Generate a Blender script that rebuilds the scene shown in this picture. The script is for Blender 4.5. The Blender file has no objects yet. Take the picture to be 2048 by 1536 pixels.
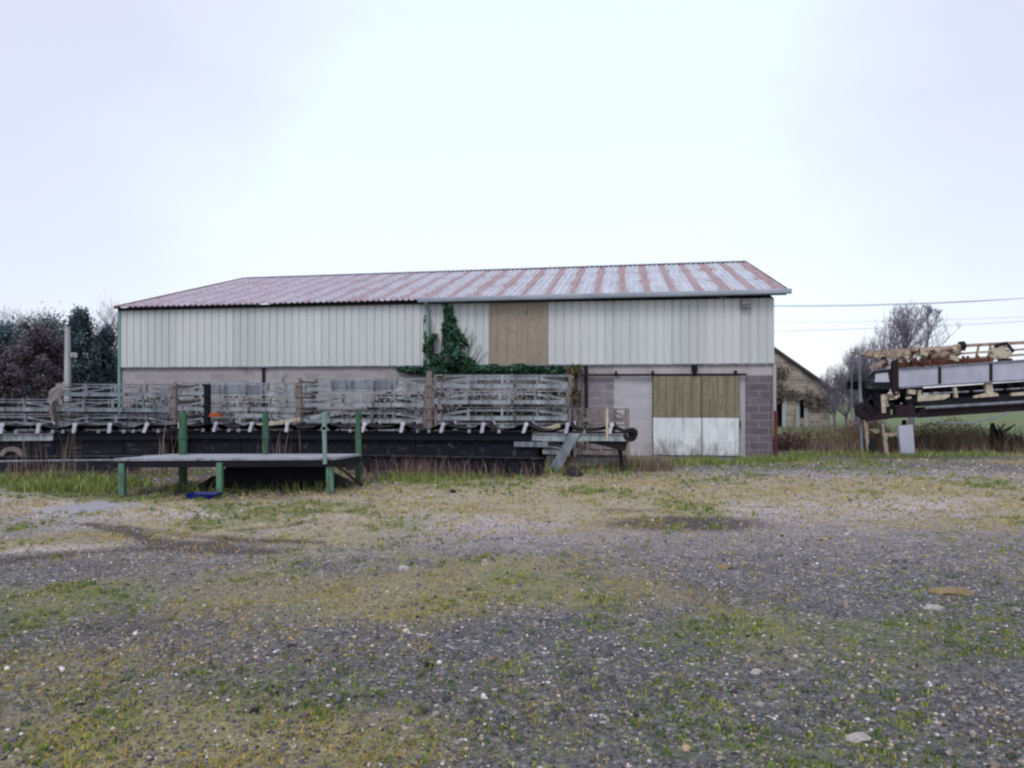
import bpy, math, random
import numpy as np
from mathutils import Vector, Matrix

random.seed(7)
RNG = np.random.default_rng(11)
S = bpy.context.scene
COL = S.collection
F, HY, EYE = 1560.0, 798.0, 1.6      # survey numbers of the photograph: focal length (px), horizon row, eye height


def G(px, py):
    """ground point (z = 0) seen at this place of the photograph"""
    d = EYE * F / (py - HY)
    return Vector(((px - 1024) / F * d, d, 0.0))


def P(px, py, d):
    return Vector(((px - 1024) / F * d, d, EYE + (HY - py) / F * d))


def lin(r, g, b):
    def f(c):
        c /= 255.0
        return c / 12.92 if c <= 0.04045 else ((c + 0.055) / 1.055) ** 2.4
    return (f(r), f(g), f(b), 1.0)


# ------------------------------------------------------------------ materials
class NT:
    def __init__(self, name):
        self.m = bpy.data.materials.new(name)
        self.m.use_nodes = True
        self.t = self.m.node_tree
        self.b = self.t.nodes['Principled BSDF']
        self.b.inputs['Specular IOR Level'].default_value = 0.3
        self.co = self.n('ShaderNodeTexCoord')

    def n(self, typ, **kw):
        x = self.t.nodes.new(typ)
        for k, v in kw.items():
            if k.startswith('i_'):
                x.inputs[int(k[2:])].default_value = v
            else:
                setattr(x, k, v)
        return x

    def l(self, a, b):
        self.t.links.new(a, b)

    def coords(self, scale=(1, 1, 1), src='Object', rot=(0, 0, 0)):
        mp = self.n('ShaderNodeMapping')
        mp.inputs['Scale'].default_value = scale
        mp.inputs['Rotation'].default_value = rot
        self.l(self.co.outputs[src], mp.inputs['Vector'])
        return mp.outputs['Vector']

    def noise(self, scale, detail=4, vec=None, rough=0.6):
        x = self.n('ShaderNodeTexNoise')
        x.inputs['Scale'].default_value = scale
        x.inputs['Detail'].default_value = detail
        x.inputs['Roughness'].default_value = rough
        self.l(vec if vec is not None else self.co.outputs['Object'], x.inputs['Vector'])
        return x.outputs['Fac']

    def ramp(self, fac, p0, p1, c0=(0, 0, 0, 1), c1=(1, 1, 1, 1)):
        r = self.n('ShaderNodeValToRGB')
        e = r.color_ramp.elements
        e[0].position, e[1].position = p0, p1
        e[0].color, e[1].color = c0, c1
        self.l(fac, r.inputs['Fac'])
        return r.outputs['Color']

    def mix(self, fac, a, b, mode='MIX'):
        x = self.n('ShaderNodeMix', data_type='RGBA', blend_type=mode)
        for sock, v in ((x.inputs[0], fac), (x.inputs[6], a), (x.inputs[7], b)):
            if isinstance(v, (tuple, float, int)):
                sock.default_value = v
            else:
                self.l(v, sock)
        return x.outputs[2]

    def math(self, op, a, b=0.0, clamp=False):
        x = self.n('ShaderNodeMath', operation=op, use_clamp=clamp)
        for sock, v in ((x.inputs[0], a), (x.inputs[1], b)):
            if isinstance(v, (float, int)):
                sock.default_value = v
            else:
                self.l(v, sock)
        return x.outputs[0]

    def done(self, color, rough=0.8, metal=0.0, bump=None, bstr=0.3, bdist=0.02):
        if isinstance(color, tuple):
            self.b.inputs['Base Color'].default_value = color
        else:
            self.l(color, self.b.inputs['Base Color'])
        self.b.inputs['Roughness'].default_value = rough
        self.b.inputs['Metallic'].default_value = metal
        if bump is not None:
            bp = self.n('ShaderNodeBump')
            bp.inputs['Strength'].default_value = bstr
            bp.inputs['Distance'].default_value = bdist
            self.l(bump, bp.inputs['Height'])
            self.l(bp.outputs['Normal'], self.b.inputs['Normal'])
        return self.m


def weathered(name, c0, c1, rust=None, amt=0.5, scale=3.0, rough=0.75, streak=(1, 1, 0.25), bstr=0.15):
    """paint or metal: two tones, a third (rust, lichen, dirt) coming through in patches and runs"""
    t = NT(name)
    v = t.coords(streak)
    a = t.noise(scale, 5, v)
    col = t.mix(t.ramp(a, 0.35, 0.65), c0, c1)
    if rust:
        b = t.noise(scale * 2.3, 6, v, 0.7)
        col = t.mix(t.ramp(b, 1.0 - amt - 0.08, 1.0 - amt + 0.1), col, rust)
    f = t.noise(38, 3)
    col = t.mix(0.25, col, t.ramp(f, 0.3, 0.7, (0.25, 0.25, 0.25, 1), (1, 1, 1, 1)), 'MULTIPLY')
    return t.done(col, rough, 0, f, bstr, 0.01)


def attr_mat(name, rough=0.85, trans=0.0, tone=(1, 1, 1, 1)):
    t = NT(name)
    a = t.n('ShaderNodeAttribute', attribute_name='Col')
    col = t.mix(1.0, a.outputs['Color'], tone, 'MULTIPLY')
    t.done(col, rough)
    t.b.inputs['Specular IOR Level'].default_value = 0.15
    return t.m


RUST = lin(112, 66, 48)
M = {}
M['white_steel'] = weathered('white_steel', lin(176, 184, 189), lin(130, 138, 143), lin(78, 74, 68), 0.42, 4)
M['grey_steel'] = weathered('grey_steel', lin(150, 158, 168), lin(108, 116, 124), lin(76, 70, 66), 0.42, 4)
M['pale_bracket'] = weathered('pale_bracket', lin(222, 222, 230), lin(180, 182, 192), lin(132, 112, 96), 0.3, 6)
M['black_steel'] = weathered('black_steel', lin(14, 15, 26), lin(22, 22, 34), lin(66, 62, 72), 0.25, 2.2, 0.8, (0.5, 1, 1.6))
M['grey_skirt'] = weathered('grey_skirt', lin(22, 22, 32), lin(38, 38, 46), lin(100, 102, 106), 0.38, 2.0, 0.8, (0.5, 1, 2.2))
M['gutter_zinc'] = weathered('gutter_zinc', lin(188, 198, 210), lin(162, 172, 186), lin(120, 120, 124), 0.28, 2, 0.5, (0.4, 1, 1))
M['stained_black'] = weathered('stained_black', lin(14, 15, 26), lin(26, 26, 38), lin(96, 94, 102), 0.36, 2.6, 0.85, (0.9, 1, 1.4))
M['rubber'] = weathered('rubber', lin(26, 26, 31), lin(38, 36, 40), lin(82, 76, 72), 0.25, 5, 0.9)
M['rust_steel'] = weathered('rust_steel', lin(112, 72, 60), lin(84, 58, 54), lin(142, 92, 66), 0.42, 5, 0.9)
M['dark_rust'] = weathered('dark_rust', lin(50, 36, 40), lin(34, 28, 34), lin(94, 60, 54), 0.34, 5, 0.9)
M['cream_rust'] = weathered('cream_rust', lin(196, 184, 166), lin(156, 138, 122), lin(116, 80, 64), 0.46, 5, 0.8, (1, 1, 1))
M['cream'] = weathered('cream', lin(214, 204, 184), lin(184, 172, 150), lin(100, 82, 66), 0.38, 7, 0.8, (1, 1, 1))
M['lavender_steel'] = weathered('lavender_steel', lin(198, 198, 212), lin(174, 174, 190), lin(120, 106, 102), 0.3, 3, 0.6, (0.6, 1, 0.4))
M['green_paint'] = weathered('green_paint', lin(106, 152, 128), lin(80, 126, 102), lin(88, 74, 62), 0.44, 6)
M['green_post'] = weathered('green_post', lin(70, 118, 92), lin(54, 96, 76), lin(76, 66, 56), 0.45, 6)
M['pale_green'] = weathered('pale_green', lin(140, 172, 160), lin(120, 152, 142), lin(108, 104, 98), 0.32, 5)
M['mossy_wood'] = weathered('mossy_wood', lin(112, 116, 120), lin(88, 92, 90), lin(64, 68, 56), 0.4, 5, 0.9, (1, 4, 1))
M['deck_wood'] = weathered('deck_wood', lin(178, 182, 192), lin(140, 144, 152), lin(86, 84, 88), 0.4, 5, 0.7, (0.3, 6, 1))
M['concrete'] = weathered('concrete', lin(196, 190, 190), lin(172, 166, 168), lin(128, 120, 118), 0.3, 2, 0.9)
M['pole_concrete'] = weathered('pole_concrete', lin(186, 188, 192), lin(162, 164, 168), lin(130, 128, 126), 0.3, 2, 0.9)
M['red_pipe'] = weathered('red_pipe', lin(112, 56, 60), lin(88, 44, 50), lin(60, 48, 48), 0.35, 4)
M['blue_plastic'] = weathered('blue_plastic', lin(16, 32, 124), lin(12, 24, 100), lin(30, 40, 70), 0.3, 6, 0.45)
M['orange_paint'] = weathered('orange_paint', lin(196, 98, 62), lin(170, 80, 52), lin(120, 80, 60), 0.3, 6)
M['tan_cloth'] = weathered('tan_cloth', lin(158, 152, 150), lin(128, 122, 122), lin(100, 94, 92), 0.35, 6, 0.95)
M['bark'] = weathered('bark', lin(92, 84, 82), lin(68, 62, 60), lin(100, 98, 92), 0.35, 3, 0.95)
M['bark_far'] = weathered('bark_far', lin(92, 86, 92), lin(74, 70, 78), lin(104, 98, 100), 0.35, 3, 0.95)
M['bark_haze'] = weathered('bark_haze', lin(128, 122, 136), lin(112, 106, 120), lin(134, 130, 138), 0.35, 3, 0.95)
M['cable'] = weathered('cable', lin(128, 134, 158), lin(138, 144, 166), None)
M['pale_stone'] = weathered('pale_stone', lin(190, 186, 182), lin(158, 153, 148), lin(118, 110, 98), 0.4, 22, 0.9, (1, 1, 1), 0.5)
M['mossy_stone'] = weathered('mossy_stone', lin(150, 132, 100), lin(128, 112, 82), lin(112, 112, 60), 0.4, 14, 0.95, (1, 1, 1), 0.5)
M['dark_stone'] = weathered('dark_stone', lin(54, 48, 46), lin(40, 36, 36), lin(70, 62, 52), 0.35, 14, 0.95, (1, 1, 1), 0.5)
M['foliage'] = attr_mat('foliage', 0.7)
M['twigs'] = attr_mat('twigs', 0.95)
M['pebbles'] = attr_mat('pebbles', 0.85)
M['moss_blades'] = attr_mat('moss_blades', 0.95)


def mat_cladding():
    t = NT('white_cladding')
    v = t.coords((2.6, 1, 0.16))
    a = t.noise(2.0, 5, v)
    col = t.mix(t.ramp(a, 0.35, 0.68), lin(211, 216, 211), lin(198, 204, 202))
    big = t.noise(0.35, 3)
    col = t.mix(t.ramp(big, 0.4, 0.75), col, lin(206, 207, 208))
    dirt = t.noise(3.4, 6, t.coords((3.2, 1, 0.11)), 0.7)
    sp = t.n('ShaderNodeSeparateXYZ')
    t.l(t.co.outputs['Object'], sp.inputs[0])
    low = t.n('ShaderNodeMapRange', i_1=3.4, i_2=2.55, i_3=0.0, i_4=0.13)
    t.l(sp.outputs[2], low.inputs[0])
    col = t.mix(t.ramp(t.math('ADD', dirt, low.outputs[0]), 0.68, 0.9), col, lin(160, 160, 158))
    wn = t.n('ShaderNodeTexWhiteNoise', noise_dimensions='1D')
    t.l(t.math('FLOOR', t.math('MULTIPLY', sp.outputs[0], 1 / 0.936)), wn.inputs['W'])
    col = t.mix(1.0, col, t.ramp(wn.outputs['Value'], 0.0, 1.0, (0.86, 0.87, 0.87, 1), (1, 1, 1, 1)), 'MULTIPLY')
    run = t.noise(5.0, 4, t.coords((1.6, 1, 0.16)), 0.7)
    col = t.mix(t.ramp(run, 0.65, 0.76), col, lin(128, 128, 126))
    eav = t.n('ShaderNodeMapRange', i_1=4.2, i_2=4.5, i_3=0.0, i_4=0.35)
    t.l(sp.outputs[2], eav.inputs[0])
    col = t.mix(eav.outputs[0], col, lin(150, 152, 146))
    return t.done(col, 0.55, 0, a, 0.05, 0.01)


def mat_roof():
    t = NT('rusty_corrugated_roof')
    sp = t.n('ShaderNodeSeparateXYZ')
    t.l(t.co.outputs['Object'], sp.inputs[0])
    X, Y = sp.outputs[0], sp.outputs[1]
    wob = t.noise(1.3, 4)
    xs = t.math('ADD', X, t.math('MULTIPLY', t.math('SUBTRACT', wob, 0.5), 0.025))
    ph = t.math('FRACT', t.math('MULTIPLY', xs, 1 / 0.72))
    dist = t.math('ABSOLUTE', t.math('SUBTRACT', ph, 0.5))
    strip = t.ramp(dist, 0.13, 0.17, (1, 1, 1, 1), (0, 0, 0, 1))
    edge_rust = t.ramp(dist, 0.13, 0.34, (0.17, 0.17, 0.17, 1), (0, 0, 0, 1))
    # sheet rows down the slope: laps at 2.45 m
    row = t.math('FRACT', t.math('MULTIPLY', t.math('ADD', Y, 0.26), 1 / 2.47))
    rowid = t.math('FLOOR', t.math('MULTIPLY', t.math('ADD', Y, 0.26), 1 / 2.47))
    sheet = t.math('FLOOR', t.math('MULTIPLY', X, 1 / 0.72))
    wn = t.n('ShaderNodeTexWhiteNoise', noise_dimensions='2D')
    cb = t.n('ShaderNodeCombineXYZ')
    t.l(sheet, cb.inputs[0]); t.l(rowid, cb.inputs[1])
    t.l(cb.outputs[0], wn.inputs['Vector'])
    st = t.noise(2.6, 6, t.coords((2.2, 0.22, 1)), 0.7)
    fine = t.noise(7, 5, t.coords((1.6, 0.6, 1)), 0.7)
    pale = t.mix(t.ramp(st, 0.38, 0.62), lin(194, 200, 210), lin(170, 172, 182))
    pink = t.mix(t.ramp(fine, 0.35, 0.65), lin(156, 126, 132), lin(136, 106, 106))
    red = t.mix(t.ramp(st, 0.4, 0.66), pink, lin(168, 146, 150))
    # more rust toward the lap and the sheet ends, and on the far (left) half
    lap = t.ramp(row, 0.0, 0.5, (0.16, 0.16, 0.16, 1), (0, 0, 0, 1))
    lap2 = t.ramp(row, 0.86, 1.0, (0, 0, 0, 1), (0.1, 0.1, 0.1, 1))
    r = t.math('ADD', fine, lap)
    r = t.math('ADD', t.math('ADD', r, lap2), edge_rust)
    r = t.math('ADD', r, t.math('MULTIPLY', t.math('SUBTRACT', wn.outputs['Value'], 0.5), 0.2))
    left = t.n('ShaderNodeMapRange', i_1=12.0, i_2=3.0, i_3=0.0, i_4=0.02)
    t.l(X, left.inputs[0])
    r = t.math('ADD', r, left.outputs[0])
    body = t.mix(t.ramp(r, 0.67, 0.78), pale, lin(150, 118, 112))
    body = t.mix(t.ramp(r, 0.80, 0.9), body, lin(138, 98, 80))
    k = t.math('MULTIPLY', strip, t.ramp(st, 0.45, 0.7, (1, 1, 1, 1), (0.85, 0.85, 0.85, 1)))
    col = t.mix(k, body, red)
    lf = t.n('ShaderNodeMapRange', i_1=15.0, i_2=4.0, i_3=0.0, i_4=0.62)
    t.l(X, lf.inputs[0])
    col = t.mix(lf.outputs[0], col, t.mix(t.ramp(fine, 0.35, 0.65), lin(204, 196, 208), lin(162, 142, 154)))
    edge = t.ramp(row, 0.0, 0.02, (0.55, 0.5, 0.5, 1), (1, 1, 1, 1))
    col = t.mix(1.0, col, edge, 'MULTIPLY')
    return t.done(col, 0.5, 0, fine, 0.1, 0.01)


def mat_blocks(name, c0, c1, mortar, bw=0.5, bh=0.2, msize=0.012, stain=lin(120, 112, 108), amt=0.35, bump=0.5):
    t = NT(name)
    sp = t.n('ShaderNodeSeparateXYZ')
    t.l(t.co.outputs['Object'], sp.inputs[0])
    cb = t.n('ShaderNodeCombineXYZ')
    t.l(sp.outputs[0], cb.inputs[0]); t.l(sp.outputs[2], cb.inputs[1])
    br = t.n('ShaderNodeTexBrick')
    br.inputs['Scale'].default_value = 1.0
    br.inputs['Brick Width'].default_value = bw
    br.inputs['Row Height'].default_value = bh
    br.inputs['Mortar Size'].default_value = msize
    br.inputs['Mortar Smooth'].default_value = 0.35
    br.inputs['Color1'].default_value = c0
    br.inputs['Color2'].default_value = c1
    br.inputs['Mortar'].default_value = mortar
    wv = t.n('ShaderNodeVectorMath', operation='ADD')
    nz = t.n('ShaderNodeTexNoise')
    nz.inputs['Scale'].default_value = 5
    sc = t.n('ShaderNodeVectorMath', operation='SCALE')
    sc.inputs['Scale'].default_value = 0.02
    t.l(t.co.outputs['Object'], nz.inputs['Vector'])
    t.l(nz.outputs['Color'], sc.inputs[0])
    t.l(cb.outputs[0], wv.inputs[0]); t.l(sc.outputs[0], wv.inputs[1])
    t.l(wv.outputs[0], br.inputs['Vector'])
    n1 = t.noise(1.4, 6)
    col = t.mix(t.ramp(n1, 1 - amt - 0.1, 1 - amt + 0.14), br.outputs['Color'], stain)
    n2 = t.noise(26, 4)
    col = t.mix(0.4, col, t.ramp(n2, 0.3, 0.7, (0.35, 0.35, 0.35, 1), (1, 1, 1, 1)), 'MULTIPLY')
    h = t.math('ADD', t.math('MULTIPLY', br.outputs['Fac'], -1.0), t.math('MULTIPLY', n2, 0.5))
    return t.done(col, 0.92, 0, h, bump, 0.02)


def mat_tan(name, c0, c1, c2):
    t = NT(name)
    st = t.noise(2.2, 6, t.coords((3.2, 1, 0.3)), 0.7)
    fi = t.noise(11, 4, t.coords((2, 1, 0.5)))
    col = t.mix(t.ramp(st, 0.36, 0.64), c0, c1)
    col = t.mix(t.ramp(fi, 0.5, 0.72), col, c2)
    return t.done(col, 0.7, 0, fi, 0.1, 0.01)


def mat_door_low():
    t = NT('white_door_boards')
    sp = t.n('ShaderNodeSeparateXYZ')
    t.l(t.co.outputs['Object'], sp.inputs[0])
    st = t.noise(3.0, 6, t.coords((1.5, 1, 0.7)), 0.7)
    col = t.mix(t.ramp(st, 0.4, 0.65), lin(226, 232, 232), lin(202, 210, 212))
    low = t.n('ShaderNodeMapRange', i_1=0.65, i_2=0.0, i_3=0.0, i_4=0.36)
    t.l(sp.outputs[2], low.inputs[0])
    g = t.math('ADD', st, low.outputs[0])
    col = t.mix(t.ramp(g, 0.6, 0.98), col, lin(112, 108, 104))
    return t.done(col, 0.7, 0, st, 0.05, 0.01)


M['cladding'] = mat_cladding()
M['roof'] = mat_roof()
M['blocks_pink'] = mat_blocks('pink_block_wall', lin(178, 173, 173), lin(160, 155, 157), lin(184, 180, 181), 0.5, 0.2, 0.012)
M['blocks_grey'] = mat_blocks('grey_block_pier', lin(122, 116, 122), lin(104, 98, 105), lin(150, 144, 146), 0.5, 0.205, 0.015, lin(84, 70, 72), 0.34)
M['blocks_mid'] = mat_blocks('grey_block_panel', lin(154, 148, 154), lin(134, 128, 134), lin(176, 170, 173), 0.5, 0.205, 0.016, lin(112, 104, 106), 0.34)
M['blocks_pale'] = mat_blocks('pale_infill_blocks', lin(200, 197, 203), lin(186, 183, 190), lin(200, 196, 200), 0.5, 0.2, 0.014, lin(176, 164, 166), 0.32, 0.3)
M['rubble'] = mat_blocks('rubble_stone_wall', lin(190, 180, 168), lin(150, 140, 130), lin(190, 182, 172), 0.42, 0.2, 0.03, lin(112, 100, 94), 0.46)
M['tan_upper'] = mat_tan('tan_hatch_sheet', lin(162, 151, 134), lin(144, 134, 118), lin(128, 118, 104))
M['tan_door'] = mat_tan('brown_door_boards', lin(146, 137, 116), lin(122, 114, 95), lin(104, 96, 80))
M['door_low'] = mat_door_low()
M['roof_tiles'] = weathered('roof_tiles', lin(84, 78, 80), lin(66, 60, 62), lin(104, 98, 86), 0.36, 3, 0.95)


# ------------------------------------------------------------------ mesh helpers
class MB:
    def __init__(self):
        self.v, self.f, self.marks = [], [], []

    def add(self, vs, fs):
        o = len(self.v)
        self.marks.append((o, len(self.f)))
        self.v += [tuple(x) for x in vs]
        self.f += [tuple(i + o for i in f) for f in fs]
        return self

    def hexa(self, b, t):
        """b, t: four bottom and four top corners, both counter-clockwise from above"""
        return self.add(list(b) + list(t), [(3, 2, 1, 0), (4, 5, 6, 7), (0, 1, 5, 4), (1, 2, 6, 5), (2, 3, 7, 6), (3, 0, 4, 7)])

    def box(self, x0, x1, y0, y1, z0, z1):
        return self.hexa([(x0, y0, z0), (x1, y0, z0), (x1, y1, z0), (x0, y1, z0)], [(x0, y0, z1), (x1, y0, z1), (x1, y1, z1), (x0, y1, z1)])

    def bar(self, a, b, w, h, up=(0, 0, 1)):
        a, b = Vector(a), Vector(b)
        d = (b - a).normalized()
        up = Vector(up)
        if abs(d.dot(up)) > 0.98:
            up = Vector((0, 1, 0))
        s = d.cross(up).normalized() * (w / 2)
        u = s.cross(d).normalized() * (h / 2)
        r0 = [a - s - u, a + s - u, a + s + u, a - s + u]
        r1 = [b - s - u, b + s - u, b + s + u, b - s + u]
        return self.add(r0 + r1, [(0, 1, 2, 3), (7, 6, 5, 4), (1, 0, 4, 5), (2, 1, 5, 6), (3, 2, 6, 7), (0, 3, 7, 4)])

    def tube(self, pts, rad, n=8, cap=True):
        pts = [Vector(p) for p in pts]
        if not isinstance(rad, (list, tuple)):
            rad = [rad] * len(pts)
        vs, fs = [], []
        for i, p in enumerate(pts):
            d = (pts[min(i + 1, len(pts) - 1)] - pts[max(i - 1, 0)]).normalized()
            up = Vector((0, 0, 1)) if abs(d.z) < 0.95 else Vector((1, 0, 0))
            s = d.cross(up).normalized()
            u = s.cross(d)
            for k in range(n):
                a = 2 * math.pi * k / n
                vs.append(p + (s * math.cos(a) + u * math.sin(a)) * rad[i])
        for i in range(len(pts) - 1):
            for k in range(n):
                k2 = (k + 1) % n
                fs.append((i * n + k, i * n + k2, (i + 1) * n + k2, (i + 1) * n + k))
        if cap:
            fs.append(tuple(range(n - 1, -1, -1)))
            fs.append(tuple((len(pts) - 1) * n + k for k in range(n)))
        return self.add(vs, fs)

    def ring(self, c, axis, r0, r1, w, n=24):
        """flat ring (tyre or rim) round an axis"""
        c, ax = Vector(c), Vector(axis).normalized()
        up = Vector((0, 0, 1)) if abs(ax.z) < 0.9 else Vector((1, 0, 0))
        s = ax.cross(up).normalized(); u = s.cross(ax)
        prof = [(r0, -w / 2), (r1 * 0.97, -w / 2), (r1, -w / 3), (r1, w / 3), (r1 * 0.97, w / 2), (r0, w / 2)]
        m = len(prof); vs, fs = [], []
        for k in range(n):
            a = 2 * math.pi * k / n
            dr = s * math.cos(a) + u * math.sin(a)
            for r, x in prof:
                vs.append(c + dr * r + ax * x)
        for k in range(n):
            k2 = (k + 1) % n
            for j in range(m):
                j2 = (j + 1) % m
                fs.append((k * m + j, k * m + j2, k2 * m + j2, k2 * m + j))
        return self.add(vs, fs)

    def each(self, name, mat, parent=None, smooth=False):
        """every added piece a mesh object of its own"""
        b = self.marks + [(len(self.v), len(self.f))]
        for (v0, f0), (v1, f1) in zip(b[:-1], b[1:]):
            q = MB()
            q.v = self.v[v0:v1]
            q.f = [tuple(i - v0 for i in f) for f in self.f[f0:f1]]
            q.build(name, mat, parent, smooth)

    def build(self, name, mat, parent=None, smooth=False, label=None):
        me = bpy.data.meshes.new(name)
        me.from_pydata(self.v, [], self.f)
        me.materials.append(mat)
        if smooth:
            for p in me.polygons:
                p.use_smooth = True
        o = bpy.data.objects.new(name, me)
        COL.objects.link(o)
        if parent is not None:
            o.parent = parent
        if label:
            o['label'] = label
        return o


def tag(o, label=None, cat=None, group=None, kind=None):
    for k, v in (('label', label), ('category', cat), ('group', group), ('kind', kind)):
        if v:
            o[k] = v
    return o


def thing(name, label, cat, loc=(0, 0, 0), rz=0.0, group=None):
    o = bpy.data.objects.new(name, None)
    COL.objects.link(o)
    o.location = loc
    o.rotation_euler = (0, 0, rz)
    o.empty_display_size = 0.2
    return tag(o, label, cat, group)


def copy_tree(o, parent=None):
    c = o.copy()
    COL.objects.link(c)
    if parent is not None:
        c.parent = parent
    for ch in [x for x in COL.objects if x.parent == o]:
        copy_tree(ch, c)
    return c


def np_mesh(name, V, Fc, nper, cols, mat, parent=None):
    """many small faces from arrays; cols per vertex"""
    me = bpy.data.meshes.new(name)
    nf = len(Fc)
    me.vertices.add(len(V))
    me.vertices.foreach_set('co', np.ascontiguousarray(V, dtype=np.float32).ravel())
    me.loops.add(nf * nper)
    me.loops.foreach_set('vertex_index', np.ascontiguousarray(Fc, dtype=np.int32).ravel())
    me.polygons.add(nf)
    me.polygons.foreach_set('loop_start', np.arange(nf, dtype=np.int32) * nper)
    me.update(calc_edges=True)
    at = me.color_attributes.new('Col', 'FLOAT_COLOR', 'POINT')
    c4 = np.ones((len(V), 4), dtype=np.float32)
    c4[:, :3] = cols
    at.data.foreach_set('color', c4.ravel())
    me.materials.append(mat)
    o = bpy.data.objects.new(name, me)
    COL.objects.link(o)
    if parent is not None:
        o.parent = parent
    return o


def pick(cols, n, jit=0.25, rng=RNG):
    c = np.array([x[:3] for x in cols])[rng.integers(0, len(cols), n)]
    return c * (1 + (rng.random((n, 1)) - 0.5) * 2 * jit)


def leaf_quads(C, size, cols, up=0.3):
    """leaf-sized faces at the points C"""
    n = len(C)
    d = RNG.normal(size=(n, 3)); d /= np.linalg.norm(d, axis=1)[:, None]
    e = RNG.normal(size=(n, 3)); e[:, 2] *= 0.6
    e -= d * (e * d).sum(1)[:, None]; e /= np.linalg.norm(e, axis=1)[:, None]
    s = size * (0.6 + 0.8 * RNG.random((n, 1)))
    w = s * (0.45 + 0.2 * RNG.random((n, 1)))
    V = np.stack([C - d * s * 0.5, C + e * w * 0.5, C + d * s * 0.5, C - e * w * 0.5], 1).reshape(-1, 3)
    Fc = np.arange(n * 4).reshape(n, 4)
    return V, Fc, np.repeat(cols, 4, axis=0)


def blades(base, h, w, lean, cols, curl=0.5):
    """upright tapering strips: two quads' worth of triangles per blade"""
    n = len(base)
    a = RNG.random(n) * 2 * np.pi
    side = np.stack([np.cos(a), np.sin(a), np.zeros(n)], 1) * (w.reshape(-1, 1) / 2)
    b = RNG.random(n) * 2 * np.pi
    ln = np.stack([np.cos(b), np.sin(b), np.zeros(n)], 1) * (lean * h).reshape(-1, 1)
    up = np.zeros((n, 3)); up[:, 2] = h
    mid = base + up * 0.55 + ln * 0.3
    tip = base + up * (1 - 0.2 * curl * RNG.random((n, 1))) + ln
    V = np.stack([base - side, base + side, mid + side * 0.7, mid - side * 0.7, tip], 1).reshape(-1, 3)
    i = np.arange(n)[:, None] * 5
    Fc = np.concatenate([i + np.array([0, 1, 2]), i + np.array([0, 2, 3]), i + np.array([3, 2, 4])], 0)
    return V, Fc, np.repeat(cols, 5, axis=0)


# value noise on the ground plane, shared by the paint masks and the scatter
_T = np.random.default_rng(3).random((256, 256))


def vnoise(x, y):
    xi, yi = np.floor(x).astype(int), np.floor(y).astype(int)
    fx, fy = x - xi, y - yi
    fx, fy = fx * fx * (3 - 2 * fx), fy * fy * (3 - 2 * fy)
    g = lambda i, j: _T[i & 255, j & 255]
    return (g(xi, yi) * (1 - fx) + g(xi + 1, yi) * fx) * (1 - fy) + (g(xi, yi + 1) * (1 - fx) + g(xi + 1, yi + 1) * fx) * fy


def fbm(x, y, o=4):
    s, a, t = 0, 0.5, 0
    for k in range(o):
        s = s + a * vnoise(x * 2 ** k + 17 * k, y * 2 ** k + 31 * k); t += a; a *= 0.5
    return s / t


# ------------------------------------------------------------------ ground
def blob(x, y, px, py, rx, ry, rot=0.0):
    c = G(px, py)
    RX, RY = rx * c.y / F, ry * c.y ** 2 / (EYE * F)
    dx, dy = x - c.x, y - c.y
    if rot:
        ca, sa = math.cos(rot), math.sin(rot)
        dx, dy = dx * ca + dy * sa, -dx * sa + dy * ca
    return np.exp(-((dx / RX) ** 2 + (dy / RY) ** 2))


def track(x, y, pts, w):
    """distance mask along a wheel rut"""
    out = np.zeros_like(x)
    q = [G(*p) for p in pts]
    for a, b in zip(q[:-1], q[1:]):
        d = b - a; L = d.length_squared
        t = np.clip(((x - a.x) * d.x + (y - a.y) * d.y) / L, 0, 1)
        r = np.hypot(x - a.x - t * d.x, y - a.y - t * d.y)
        out = np.maximum(out, np.exp(-(r / w) ** 2))
    return out


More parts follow.
